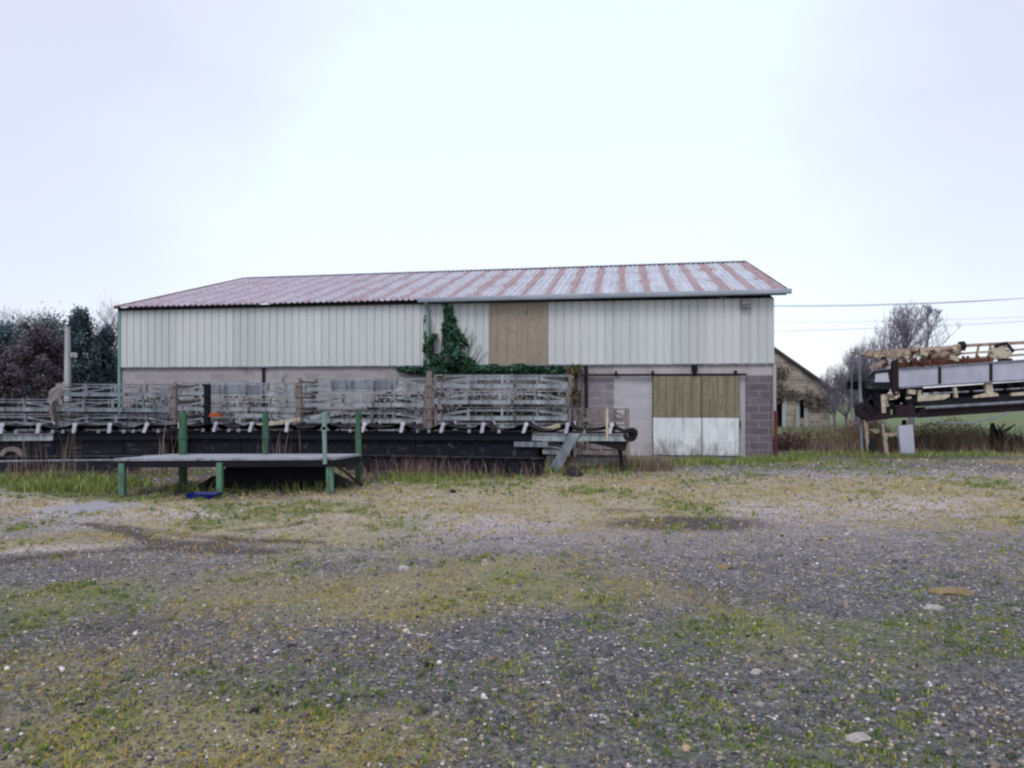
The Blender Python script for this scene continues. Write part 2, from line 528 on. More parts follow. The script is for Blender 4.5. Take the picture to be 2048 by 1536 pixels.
def masks(x, y):
    """moss (ochre), green, dark, pale on the yard"""
    n1 = fbm(x * 0.55 + 3, y * 0.4 + 9)
    n2 = fbm(x * 1.7 + 40, y * 1.3 + 70)
    n3 = fbm(x * 0.8 + 90, y * 0.6 + 11)
    B = lambda *a, **k: blob(x, y, *a, **k)
    moss = 0.3 + 0.7 * np.clip((n1 - 0.42) * 3, 0, 1)
    moss = moss + 0.85 * B(1300, 975, 800, 22) + 0.7 * B(900, 1010, 420, 20) + 0.5 * B(640, 1060, 260, 30)
    moss += 0.65 * B(700, 1190, 420, 60) + 1.0 * B(380, 1490, 520, 90) + 0.5 * B(1100, 1190, 280, 40) + 0.45 * B(150, 1330, 260, 70)
    moss += 0.3 * B(1500, 1270, 300, 60) + 0.35 * B(1300, 1420, 240, 90)
    green = 0.10 + 0.75 * np.clip((n3 - 0.46) * 4, 0, 1)
    green += 0.75 * B(1150, 938, 420, 12) + 0.4 * B(1650, 922, 260, 10) + 0.8 * B(900, 960, 200, 14) + 0.7 * B(100, 975, 260, 14)
    green += 0.55 * B(560, 1390, 380, 70) + 0.5 * B(1080, 1470, 220, 60) + 0.6 * B(1720, 1245, 120, 30) + 0.6 * B(1420, 1255, 130, 26)
    green += 0.7 * B(1350, 1510, 260, 34) + 0.5 * B(900, 1110, 300, 26) + 0.4 * B(120, 1200, 260, 40) + 0.4 * B(1950, 1500, 120, 50)
    grav = 1.0 * B(1750, 1120, 560, 90) + 0.8 * B(1650, 1420, 520, 160) + 0.9 * B(200, 1125, 280, 45) + 0.6 * B(1150, 1250, 300, 40)
    grav += 0.7 * B(1750, 945, 420, 10) + 0.5 * B(950, 1090, 200, 14)
    dark = 1.35 * B(1370, 1042, 150, 12) + 0.6 * B(1250, 1018, 120, 6) + 0.5 * B(1550, 1012, 120, 5) + 0.5 * B(1880, 1020, 90, 5)
    dark += 0.9 * track(x, y, [(180, 1045), (300, 1075), (400, 1095), (520, 1102)], 0.16)
    dark += 0.7 * track(x, y, [(480, 1058), (560, 1050), (640, 1035)], 0.14)
    dark += 0.6 * track(x, y, [(560, 1020), (700, 1018)], 0.2) + 0.6 * B(200, 1250, 130, 30) + 0.5 * B(1980, 1450, 160, 22)
    dark += 0.7 * B(1520, 950, 60, 4) + 0.5 * B(1960, 940, 70, 5)
    dark += 0.42 * B(190, 1125, 280, 42) + 0.35 * B(520, 1090, 160, 18) + 0.5 * track(x, y, [(0, 1120), (160, 1100), (330, 1090), (430, 1085)], 0.22)
    dark += 0.6 * track(x, y, [(250, 1050), (360, 1066), (480, 1078), (640, 1082)], 0.12) + 0.3 * B(1450, 1060, 420, 14)
    # dark soil, with the shade under and before the machinery painted in
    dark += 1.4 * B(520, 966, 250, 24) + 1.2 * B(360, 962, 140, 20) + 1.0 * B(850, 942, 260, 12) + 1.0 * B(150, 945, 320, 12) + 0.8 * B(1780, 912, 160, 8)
    pale = 0.9 * B(280, 1015, 420, 12) + 0.8 * B(620, 1010, 160, 10) + 0.7 * B(80, 1095, 130, 10) + 0.4 * B(1150, 985, 240, 14)
    pale += 0.35 * B(1500, 1000, 700, 30) + 0.3 * B(700, 1040, 500, 40)
    pale += 0.55 * np.clip((y - 5.0) / 7, 0, 1) * np.clip((19 - y) / 3, 0, 1)  # paler with distance: hidden shade of gravel at grazing angles, painted in
    k = np.clip(grav, 0, 1)
    moss = moss * (1 - 0.62 * k) + (n2 - 0.5) * 0.5
    green = green * (1 - 0.5 * k) + (n2 - 0.5) * 0.3
    return np.clip(moss, 0, 1), np.clip(green, 0, 1), np.clip(dark, 0, 1), np.clip(pale, 0, 1)


def relief(x, y):
    h = 0.05 * (fbm(x * 0.35, y * 0.35) - 0.5) + 0.05 * (fbm(x * 1.6 + 5, y * 1.6) - 0.5)
    m, g, d, p = masks(x, y)
    h = h - 0.05 * d - 0.045 * blob(x, y, 152, 1013, 105, 12)
    near = np.clip((y - 1.0) / 2, 0, 1) * np.clip((15.5 - y) / 3, 0, 1)
    return h * near


def ground_mesh():
    xs = np.concatenate([-np.geomspace(700, 20, 22), np.arange(-19.8, 20, 0.12), np.geomspace(20.1, 700, 22)])
    ys = np.concatenate([[-60, -20, -6], np.arange(0.6, 16, 0.07), np.arange(16, 30, 0.25), np.geomspace(30.5, 1500, 26)])
    Xg, Yg = np.meshgrid(xs, ys)
    yy = np.maximum(Yg, 0.9)
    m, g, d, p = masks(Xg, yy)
    far = np.clip((Yg - 27) / 3, 0, 1)
    m, d, p = m * (1 - far), d * (1 - far), p * (1 - far)
    g = g * (1 - far) + 0.9 * far
    Z = relief(Xg, yy)
    V = np.stack([Xg, Yg, Z], -1).reshape(-1, 3)
    ny, nx = Xg.shape
    idx = np.arange(ny * nx).reshape(ny, nx)
    Fc = np.stack([idx[:-1, :-1], idx[:-1, 1:], idx[1:, 1:], idx[1:, :-1]], -1).reshape(-1, 4)
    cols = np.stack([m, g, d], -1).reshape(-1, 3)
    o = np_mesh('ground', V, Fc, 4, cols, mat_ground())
    me = o.data
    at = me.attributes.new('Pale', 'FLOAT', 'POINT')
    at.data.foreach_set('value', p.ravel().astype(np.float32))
    at = me.attributes.new('Far', 'FLOAT', 'POINT')
    at.data.foreach_set('value', far.ravel().astype(np.float32))
    me.polygons.foreach_set('use_smooth', np.ones(len(Fc), dtype=bool))
    tag(o, kind='structure')
    return o


def mat_ground():
    t = NT('gravel_yard')
    a = t.n('ShaderNodeAttribute', attribute_name='Col')
    sp = t.n('ShaderNodeSeparateColor')
    t.l(a.outputs['Color'], sp.inputs[0])
    pal = t.n('ShaderNodeAttribute', attribute_name='Pale')
    far = t.n('ShaderNodeAttribute', attribute_name='Far')
    vo = t.n('ShaderNodeTexVoronoi', feature='F1')
    vo.inputs['Scale'].default_value = 34
    t.l(t.co.outputs['Object'], vo.inputs['Vector'])
    vs = t.n('ShaderNodeSeparateColor')
    t.l(vo.outputs['Color'], vs.inputs[0])
    n1 = t.noise(2.2, 6, None, 0.7)
    n2 = t.noise(9, 6, None, 0.75)
    n3 = t.noise(60, 3)
    grav = t.ramp(vs.outputs[0], 0.0, 1.0, lin(64, 66, 71), lin(142, 143, 147))
    stone = t.ramp(vs.outputs[1], 0.91, 0.95)
    grav = t.mix(stone, grav, lin(216, 210, 202))
    soil = t.mix(t.ramp(n1, 0.35, 0.65), lin(90, 91, 96), lin(120, 120, 122))
    col = t.mix(t.ramp(n2, 0.40, 0.62), grav, soil)
    col = t.mix(1.0, col, t.ramp(vo.outputs['Distance'], 0.25, 0.75, (1, 1, 1, 1), (0.55, 0.54, 0.53, 1)), 'MULTIPLY')  # dirt and shade in the gaps between stones, put into the colour
    n4 = t.noise(24, 5, None, 0.75)
    hi = t.math('ADD', t.math('ADD', t.math('MULTIPLY', n2, 0.4), t.math('MULTIPLY', n1, 0.25)), t.math('MULTIPLY', n4, 0.35))

    def cover(mask, lo, w=0.2):
        # a mask of m covers about the share m of the area, with a ragged speckled edge
        return t.ramp(t.math('ADD', t.math('MULTIPLY', mask, 0.5), t.math('MULTIPLY', hi, 1.1)), lo, lo + w)
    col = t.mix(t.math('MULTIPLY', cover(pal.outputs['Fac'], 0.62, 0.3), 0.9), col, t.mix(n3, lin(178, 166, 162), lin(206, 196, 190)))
    ochre = t.mix(t.ramp(n4, 0.36, 0.66), lin(160, 148, 98), lin(112, 106, 70))
    ochre = t.mix(t.ramp(n3, 0.42, 0.66), ochre, lin(180, 166, 116))
    ochre = t.mix(t.ramp(n1, 0.5, 0.62), ochre, lin(134, 132, 76))
    col = t.mix(t.math('MULTIPLY', cover(sp.outputs[0], 0.75, 0.36), 0.68), col, ochre)
    gr = t.mix(t.ramp(n4, 0.4, 0.62), lin(82, 100, 50), lin(124, 134, 72))
    col = t.mix(t.math('MULTIPLY', cover(sp.outputs[1], 0.82, 0.36), 0.5), col, gr)
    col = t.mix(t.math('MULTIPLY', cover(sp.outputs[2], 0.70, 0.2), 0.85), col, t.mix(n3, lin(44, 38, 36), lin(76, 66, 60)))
    field = t.mix(t.noise(0.05, 5), lin(92, 118, 74), lin(112, 132, 92))
    field = t.mix(t.ramp(t.noise(0.3, 5), 0.4, 0.7), field, lin(112, 112, 82))
    col = t.mix(far.outputs['Fac'], col, field)
    h = t.math('ADD', t.math('MULTIPLY', vo.outputs['Distance'], -0.6), t.math('ADD', n2, t.math('MULTIPLY', n3, 0.3)))
    return t.done(col, 0.85, 0, h, 0.8, 0.035)


ground = ground_mesh()


def in_view(n, y0, y1, power=1.0, margin=1.08):
    """points over the wedge of yard in front of the camera, denser near it"""
    u = RNG.random(n)
    y = y0 * (y1 / y0) ** (u ** power)
    x = (RNG.random(n) * 2 - 1) * y * (1024 / F) * margin
    return x, y


def scatter_gravel():
    ico_v = np.array([(0, 0, 1), (0.89, 0, 0.45), (0.28, 0.85, 0.45), (-0.72, 0.53, 0.45), (-0.72, -0.53, 0.45), (0.28, -0.85, 0.45),
                      (0.72, 0.53, -0.45), (-0.28, 0.85, -0.45), (-0.89, 0, -0.45), (-0.28, -0.85, -0.45), (0.72, -0.53, -0.45)])
    ico_f = np.array([(0, 1, 2), (0, 2, 3), (0, 3, 4), (0, 4, 5), (0, 5, 1), (1, 6, 2), (2, 7, 3), (3, 8, 4), (4, 9, 5), (5, 10, 1),
                      (2, 6, 7), (3, 7, 8), (4, 8, 9), (5, 9, 10), (1, 10, 6)])
    n = 170000
    x, y = in_view(n, 2.7, 20.5, 0.85)
    m, g, d, p = masks(x, y)
    keep = RNG.random(n) > 0.55 * np.clip(m + g, 0, 1)
    x, y = x[keep], y[keep]
    n = len(x)
    r = (0.004 + 0.0075 * RNG.random(n) ** 2.2) * np.clip(y / 9, 1, 2)
    big = RNG.random(n) < 0.022
    r[big] *= 2.1
    z = relief(x, y)
    pal = [lin(124, 120, 126), lin(146, 142, 144), lin(106, 102, 106), lin(166, 162, 160), lin(84, 80, 84), lin(176, 164, 152), lin(132, 124, 132),
           lin(114, 116, 120), lin(150, 134, 122)]
    c = pick(pal, n, 0.3)
    wh = RNG.random(n) < 0.05
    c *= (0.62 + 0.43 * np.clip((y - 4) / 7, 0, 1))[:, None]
    c[wh] = pick([lin(222, 218, 214), lin(200, 190, 174), lin(206, 202, 204), lin(190, 164, 140)], wh.sum(), 0.12)
    sc = np.stack([r * (0.75 + 0.6 * RNG.random(n)), r * (0.75 + 0.6 * RNG.random(n)), r * (0.5 + 0.4 * RNG.random(n))], 1)
    a = RNG.random(n) * 6.28
    V = ico_v[None] * sc[:, None, :] * (0.8 + 0.4 * RNG.random((n, 11, 1)))
    ca, sa = np.cos(a)[:, None], np.sin(a)[:, None]
    V = np.stack([V[..., 0] * ca - V[..., 1] * sa, V[..., 0] * sa + V[..., 1] * ca, V[..., 2]], -1)
    V += np.stack([x, y, z + r * 0.3], 1)[:, None, :]
    Fc = (ico_f[None] + (np.arange(n) * 11)[:, None, None]).reshape(-1, 3)
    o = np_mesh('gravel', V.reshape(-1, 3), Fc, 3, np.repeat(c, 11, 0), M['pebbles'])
    tag(o, 'loose grey and white pebbles strewn over the yard', 'gravel', kind='stuff')


def scatter_moss():
    # tufts: each a handful of short blades; ochre moss and green grass where the masks have them
    n = 72000
    x, y = in_view(n, 2.7, 21.0, 0.8)
    m, g, d, p = masks(x, y)
    br = fbm(x * 3.1 + 7, y * 2.6 + 3, 3)
    q = RNG.random(n)
    want_m = np.clip(m * 1.05 - 0.12, 0, 1) * np.clip((br - 0.38) * 4, 0, 1)
    want_g = np.clip(g * 1.1 - 0.12, 0, 1) * np.clip((br - 0.34) * 4, 0, 1)
    isg = q < want_g * 0.72
    ism = (~isg) & (q < want_m * 0.9 + 0.04)
    out = []
    for sel, cols, h0, per, w0 in ((ism, [lin(184, 162, 90), lin(160, 144, 78), lin(142, 126, 70), lin(200, 178, 108), lin(138, 138, 68)], 0.012, 9, 0.007),
                                   (isg, [lin(114, 136, 58), lin(86, 114, 48), lin(144, 156, 70), lin(72, 98, 48), lin(158, 156, 80)], 0.017, 11, 0.007)):
        cx, cy = x[sel], y[sel]
        k = len(cx)
        c = pick(cols, k, 0.22)
        rad = 0.015 + 0.06 * RNG.random(k) ** 1.8
        size = 0.5 + 1.5 * RNG.random(k) ** 3
        cx, cy, c, rad, size = (np.repeat(v, per, 0) for v in (cx, cy, c, rad, size))
        t = RNG.random(len(cx)) * 6.28
        rr = rad * np.sqrt(RNG.random(len(cx))) * 1.3
        bx, by = cx + rr * np.cos(t), cy + rr * np.sin(t)
        b = np.stack([bx, by, relief(bx, by) - 0.004], 1)
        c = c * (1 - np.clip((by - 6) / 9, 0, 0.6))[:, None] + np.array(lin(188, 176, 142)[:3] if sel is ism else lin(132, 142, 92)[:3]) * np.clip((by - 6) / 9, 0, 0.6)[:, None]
        h = h0 * size * (0.6 + 0.9 * RNG.random(len(cx)))
        sc = np.clip(by / 6, 1, 2.4)
        out.append(blades(b, h * sc, w0 * (0.7 + 0.8 * RNG.random(len(cx))) * sc, 0.9 * RNG.random(len(cx)), c * (0.85 + 0.3 * RNG.random((len(cx), 1)))))
    for (V, Fc, c), nm, lb in zip(out, ('moss', 'grass'), ('ochre moss and dead grass creeping through the gravel', 'short green grass growing in patches of the gravel')):
        tag(np_mesh(nm, V, Fc, 3, c, M['moss_blades']), lb, nm, kind='stuff')


def strip_plants(name, label, cat, rows, cols, hr, wr, lean, kind='stuff', jit=0.25):
    """blades or stalks over polygons of ground: rows = [(x0, y0, x1, y1, depth, count)]"""
    B = []
    for (x0, y0, x1, y1, dep, n) in rows:
        t = RNG.random(n)
        bx = x0 + (x1 - x0) * t + RNG.normal(size=n) * 0.1
        by = y0 + (y1 - y0) * t + (RNG.random(n) - 0.5) * dep
        w = fbm(bx * 1.1 + 5, by * 1.1 + 8, 3)
        k = RNG.random(n) < np.clip((w - 0.28) * 3.2, 0.08, 1)
        B.append(np.stack([bx[k], by[k], np.full(k.sum(), -0.02), w[k]], 1))
    B = np.concatenate(B)
    n = len(B)
    h = (hr[0] + (hr[1] - hr[0]) * RNG.random(n) ** 1.6) * (0.55 + 0.9 * np.clip(B[:, 3], 0.2, 0.8))
    w = wr[0] + (wr[1] - wr[0]) * RNG.random(n)
    V, Fc, c = blades(B[:, :3], h, w, lean * RNG.random(n), pick(cols, n, jit))
    return tag(np_mesh(name, V, Fc, 3, c, M['moss_blades']), label, cat, kind=kind)


scatter_gravel()
scatter_moss()
GREENS = [lin(122, 144, 74), lin(96, 124, 60), lin(150, 156, 92), lin(78, 104, 54), lin(164, 160, 104)]
strip_plants('verge_grass', 'longer green grass along the foot of the machinery and barn', 'grass', [
    (-2.6, 15.2, 3.0, 18.0, 1.6, 9000), (3.0, 18.6, 8.0, 20.8, 1.5, 6000), (7.0, 21.9, 17, 22.4, 1.6, 6000),
    (-10.6, 14.3, -6.9, 14.2, 1.6, 7000), (-6.4, 13.7, -3.2, 14.0, 1.0, 500), (-12, 15.6, -8.0, 15.8, 1.0, 3000)],
    GREENS, (0.05, 0.22), (0.008, 0.02), 0.9)
strip_plants('dry_weeds', 'dead brown and reddish weed stalks standing along the conveyors', 'weeds', [
    (-3.2, 15.9, 2.0, 16.2, 0.8, 1500), (-3.0, 15.7, 3.2, 15.9, 0.7, 900), (-10.6, 15.4, -7.2, 15.6, 0.8, 200), (-8.0, 16.2, -6.6, 16.6, 0.5, 160),
    (1.0, 17.4, 3.6, 17.6, 1.2, 1100), (9.0, 23.2, 13.5, 23.8, 1.4, 1600), (13.5, 23.0, 18, 23.6, 1.2, 1200)],
    [lin(136, 116, 108), lin(112, 92, 90), lin(160, 142, 126), lin(122, 90, 92), lin(96, 82, 80)], (0.08, 0.52), (0.008, 0.018), 0.6)
strip_plants('rough_scrub', 'brown and olive scrub of dead stalks behind the rusty machine', 'scrub', [
    (9.0, 25.2, 13.0, 25.2, 2.4, 2600), (12.5, 24.6, 19.0, 24.4, 2.4, 3600)],
    [lin(140, 118, 104), lin(118, 98, 90), lin(156, 142, 112), lin(120, 122, 84), lin(104, 88, 82)], (0.25, 0.95), (0.01, 0.024), 0.7)
strip_plants('dead_stalks', 'tall pale dead stalks in front of the left hand conveyor', 'weeds', [
    (-9.8, 15.3, -8.4, 15.5, 0.6, 36), (-10.4, 15.4, -9.4, 15.4, 0.4, 12), (-7.6, 16.4, -7.0, 16.6, 0.4, 18), (-6.0, 17.2, -4.6, 17.0, 0.3, 30)],
    [lin(128, 110, 100), lin(108, 92, 88), lin(146, 130, 116)], (0.5, 1.25), (0.012, 0.022), 0.28)


def water_sheet():
    t = NT('puddle_water')
    n = t.noise(3, 4)
    col = t.mix(n, lin(176, 172, 182), lin(192, 188, 196))
    m = t.done(col, 0.16, 0, t.noise(14, 3), 0.05, 0.01)
    t.b.inputs['Specular IOR Level'].default_value = 0.6
    c = G(152, 1013)
    vs = [(c.x, c.y, -0.026)]
    N = 40
    for k in range(N):
        a = 2 * math.pi * k / N
        r = 1 + 0.22 * math.sin(3 * a + 1) + 0.12 * math.sin(7 * a)
        vs.append((c.x + 1.5 * math.cos(a), c.y + 1.1 * math.sin(a), -0.026))
    b = MB().add(vs, [(0, 1 + k, 1 + (k + 1) % N) for k in range(N)])
    tag(b.build('puddle', m), kind='structure')


water_sheet()

# ------------------------------------------------------------------ barn
BA = Vector((-12.2, 24.3, 0))
BR = math.atan2(-2.7, 19.45)
UX, UY = math.cos(BR), math.sin(BR)
LEN = math.hypot(19.45, 2.7)


def sx(px):
    t = (px - 1024) / F
    return (t * BA.y - BA.x) / (UX - t * UY)


def sz(px, py):
    return EYE + (HY - py) / F * (BA.y + UY * sx(px))


barn = thing('barn', 'long metal clad barn with rusty striped roof over a block base', 'barn', BA, BR)
DEP = 14.3
EZ, RZ = 4.55, 6.63
ZC = 2.58


def ribbed(x0, x1, z0, z1, y, pitch=0.234, dep=0.028, groove=0.055, mb=None):
    """cladding sheet with sunken grooves, seen from -y"""
    mb = mb or MB()
    xs = [(x0, y)]
    k = math.ceil((x0 + 0.001) / pitch)
    while k * pitch + groove < x1:
        c = k * pitch
        if c > x0 + 0.01:
            xs += [(c, y), (c + 0.014, y + dep), (c + groove - 0.014, y + dep), (c + groove, y)]
        k += 1
    xs.append((x1, y))
    vs = [(a, b, z0) for a, b in xs] + [(a, b, z1) for a, b in xs]
    n = len(xs)
    mb.add(vs, [(i, i + 1, n + i + 1, n + i) for i in range(n - 1)])
    return mb


def build_barn():
    h0, h1 = sx(978), sx(1097)
    d0, d1 = sx(1306), sx(1476)
    # lower walls: the front in stretches, sides and back behind
    MB().box(0.06, 14.4, 0.0, 0.2, 0, ZC + 0.2).box(14.4, sx(1228), 0.0, 0.2, sz(1200, 752), ZC + 0.2)\
        .box(0.06, 0.26, 0.2, DEP, 0, ZC).box(LEN - 0.26, LEN - 0.06, 0.2, DEP, 0, ZC).box(0.06, LEN - 0.06, DEP, DEP + 0.2, 0, ZC)\
        .build('block_wall', M['blocks_pink'], barn)
    MB().box(14.4, sx(1228), 0.0, 0.2, 0, sz(1200, 752)).build('block_panel', M['blocks_mid'], barn)
    MB().box(sx(1228), d0 - 0.02, -0.012, 0.2, 0, sz(1260, 752)).build('infill_panel', M['blocks_pale'], barn)
    MB().box(sx(1228), LEN - 0.03, -0.006, 0.2, sz(1400, 751), ZC + 0.1).build('lintel', M['concrete'], barn)
    MB().box(sx(1478), sx(1490), -0.02, 0.2, 0, sz(1480, 751)).build('door_jamb', M['concrete'], barn)
    MB().box(sx(1490), LEN - 0.03, 0.0, 0.2, 0, sz(1500, 751)).build('block_pier', M['blocks_grey'], barn)
    # upper cladding
    zt = EZ - 0.16
    c = MB()
    ribbed(0.02, h0, ZC, zt, -0.05, mb=c)
    ribbed(h1, LEN, ZC, zt, -0.05, mb=c)
    c.box(0.02, h0, -0.02, 0.0, ZC + 0.01, zt).box(h1, LEN, -0.02, 0.0, ZC + 0.01, zt)
    for xx in (0.02, LEN):   # gable ends
        c.add([(xx, -0.05, ZC), (xx, DEP + 0.2, ZC), (xx, DEP + 0.2, zt), (xx, DEP / 2, RZ - 0.3), (xx, -0.05, zt)],
              [(0, 1, 2, 3, 4) if xx > 1 else (4, 3, 2, 1, 0)])
    c.add([(0.02, DEP + 0.2, ZC), (LEN, DEP + 0.2, ZC), (LEN, DEP + 0.2, zt), (0.02, DEP + 0.2, zt)], [(3, 2, 1, 0)])
    c.build('cladding', M['cladding'], barn)
    MB().box(0.02, 14.4, -0.075, -0.052, ZC - 0.025, ZC + 0.012).box(14.4, LEN, -0.075, -0.052, ZC - 0.025, ZC + 0.012).each('drip_trim', M['grey_steel'], barn)
    ribbed(h0 + 0.005, h1 - 0.005, ZC + 0.0, zt, -0.062, 0.29, 0.012, 0.03).build('hatch_panel', M['tan_upper'], barn)
    # roof: folded sheet, both slopes
    dy = DEP / 2 + 0.26
    prof = []
    p = 0.18
    x = 0.0
    while x < LEN + 0.32 - 0.01:
        prof += [(x, 0.0), (x + p * 0.5, 0.0), (x + p * 0.64, 0.034), (x + p * 0.86, 0.034)]
        x += p
    prof.append((LEN + 0.33, 0.0))
    n = len(prof)
    r = MB()
    for s in (0, 1):
        ya, yb = (-0.26, DEP / 2) if s == 0 else (DEP + 0.46, DEP / 2)
        dr = lambda a: max(0.0, 1 - a / LEN)
        vs = [(a, ya, EZ + b - 0.13 * dr(a)) for a, b in prof] + [(a + 0.45 * dr(a), yb, RZ + b - 0.2 * dr(a)) for a, b in prof]
        fs = [(i, i + 1, n + i + 1, n + i) for i in range(n - 1)]
        r.add(vs, fs if s == 0 else [f[::-1] for f in fs])
    roof = r.build('roof', M['roof'], barn)
    MB().add([(0.44, DEP / 2 - 0.22, RZ - 0.2), (LEN + 0.34, DEP / 2 - 0.22, RZ + 0.0), (LEN + 0.34, DEP / 2, RZ + 0.075), (0.44, DEP / 2, RZ - 0.125),
              (LEN + 0.34, DEP / 2 + 0.22, RZ + 0.0), (0.44, DEP / 2 + 0.22, RZ - 0.2)], [(0, 1, 2, 3), (3, 2, 4, 5)]).build('ridge_cap', M['pale_bracket'], roof)
    k = (RZ - EZ) / dy
    mv = MB()
    for xx, xr, e, q in ((LEN + 0.335, LEN + 0.335, EZ, RZ), (-0.034, 0.415, EZ - 0.13, RZ - 0.2)):
        mv.hexa([(xx, -0.27, e - 0.05), (xx + 0.03, -0.27, e - 0.05), (xr + 0.03, DEP / 2, q - 0.05), (xr, DEP / 2, q - 0.05)],
                [(xx, -0.27, e + 0.045), (xx + 0.03, -0.27, e + 0.045), (xr + 0.03, DEP / 2, q + 0.045), (xr, DEP / 2, q + 0.045)])
    mv.each('verge_trim', M['rust_steel'], roof)
    # purlins under the overhang
    MB().hexa([(0.0, -0.14, EZ - 0.21), (LEN + 0.31, -0.14, EZ - 0.09), (LEN + 0.31, -0.08, EZ - 0.09), (0.0, -0.08, EZ - 0.21)],
              [(0.0, -0.14, EZ - 0.13), (LEN + 0.31, -0.14, EZ - 0.01), (LEN + 0.31, -0.08, EZ - 0.01), (0.0, -0.08, EZ - 0.13)]).build('eave_beam', M['black_steel'], barn)
    # gutter and downpipe
    g = MB()
    gx0, gx1 = sx(842), LEN + 0.40
    gp = [(-0.265, 0.03), (-0.27, -0.05), (-0.30, -0.085), (-0.35, -0.09), (-0.395, -0.06), (-0.41, 0.0), (-0.412, 0.045), (-0.40, 0.05)]
    N = len(gp)
    vs = [(xx, y, EZ + z - 0.13 * max(0, 1 - xx / LEN)) for xx in (gx0, gx1) for y, z in gp]
    g.add(vs, [(i, i + 1, N + i + 1, N + i) for i in range(N - 1)] + [tuple(range(N)), tuple(range(2 * N - 1, N - 1, -1))])
    g.build('gutter', M['gutter_zinc'], barn)
    px = sx(857)
    MB().tube([(px, -0.33, EZ - 0.05), (px, -0.3, EZ - 0.18), (px + 0.02, -0.13, EZ - 0.34), (px + 0.02, -0.13, 0.02)], 0.05, 8).build('downpipe', M['pale_green'], barn)
    MB().box(-0.03, 0.045, -0.085, 0.2, 0, EZ - 0.2).build('corner_post', M['pale_green'], barn)
    MB().box(LEN - 0.025, LEN + 0.05, -0.07, 0.2, 1.27, ZC - 0.03).build('corner_trim', M['concrete'], barn)
    MB().tube([(LEN + 0.03, -0.1, 0), (LEN + 0.03, -0.1, 1.27)], 0.05, 8).build('drain_pipe', M['red_pipe'], barn)
    MB().box(sx(1172) - 0.05, sx(1172) + 0.05, -0.055, -0.002, 0, ZC - 0.03).build('steel_column', M['black_steel'], barn)
    MB().box(sx(528) - 0.04, sx(528) + 0.04, -0.05, -0.002, 0, ZC - 0.03).build('steel_column', M['black_steel'], barn)
    # sliding door on its rail
    zt2, zm = sz(1400, 751), sz(1400, 835)
    door = thing('sliding_door', None, None)
    door.parent = barn
    dm = (d0 + d1) / 2 + 0.17
    u = MB()
    ribbed(d0, d1, zm, zt2 - 0.02, -0.16, 0.235, 0.02, 0.03, u)
    u.box(d0, d1, -0.13, -0.08, zm, zt2 - 0.02)
    u.build('upper_panel', M['tan_door'], door)
    lo = MB()
    ribbed(d0, d1, 0.03, zm - 0.006, -0.163, 0.235, 0.02, 0.026, lo)
    lo.box(d0, d1, -0.13, -0.08, 0.03, zm - 0.006)
    lo.build('lower_panel', M['door_low'], door)
    MB().box(dm - 0.011, dm + 0.011, -0.172, -0.165, 0.03, zt2 - 0.03).build('centre_bar', M['rust_steel'], door)
    MB().box(d1 + 0.002, d1 + 0.05, -0.16, -0.09, 0.82, 1.0).build('latch', M['dark_rust'], door)
    tr = MB().box(sx(1112), sx(1492), -0.15, -0.09, zt2 - 0.01, zt2 + 0.05).build('door_track', M['dark_rust'], barn)
    b = MB()
    for q in (1232, 1305, 1470):
        b.box(sx(q) - 0.035, sx(q) + 0.035, -0.17, -0.02, zt2 + 0.03, zt2 + 0.13)
    b.each('rail_bracket', M['dark_rust'], tr)
    q = sx(1388)
    MB().box(q - 0.08, q + 0.08, -0.2, -0.02, zt2 + 0.12, zt2 + 0.3).box(q - 0.04, q + 0.05, -0.22, -0.03, zt2 + 0.02, zt2 + 0.12).build('door_stop', M['black_steel'], barn)
    q = sx(1490)
    lamp = MB().box(q - 0.11, q + 0.11, -0.22, -0.055, sz(1490, 611), sz(1490, 599)).build('floodlight', M['tan_cloth'], barn)
    MB().box(q - 0.13, q + 0.13, -0.2, -0.06, sz(1490, 617), sz(1490, 612)).build('bracket', M['grey_steel'], lamp)


build_barn()


def on_wall(px, py, off=0.06):
    s = sx(px)
    return Vector((BA.x + UX * s + UY * off, BA.y + UY * s - UX * off, sz(px, py)))


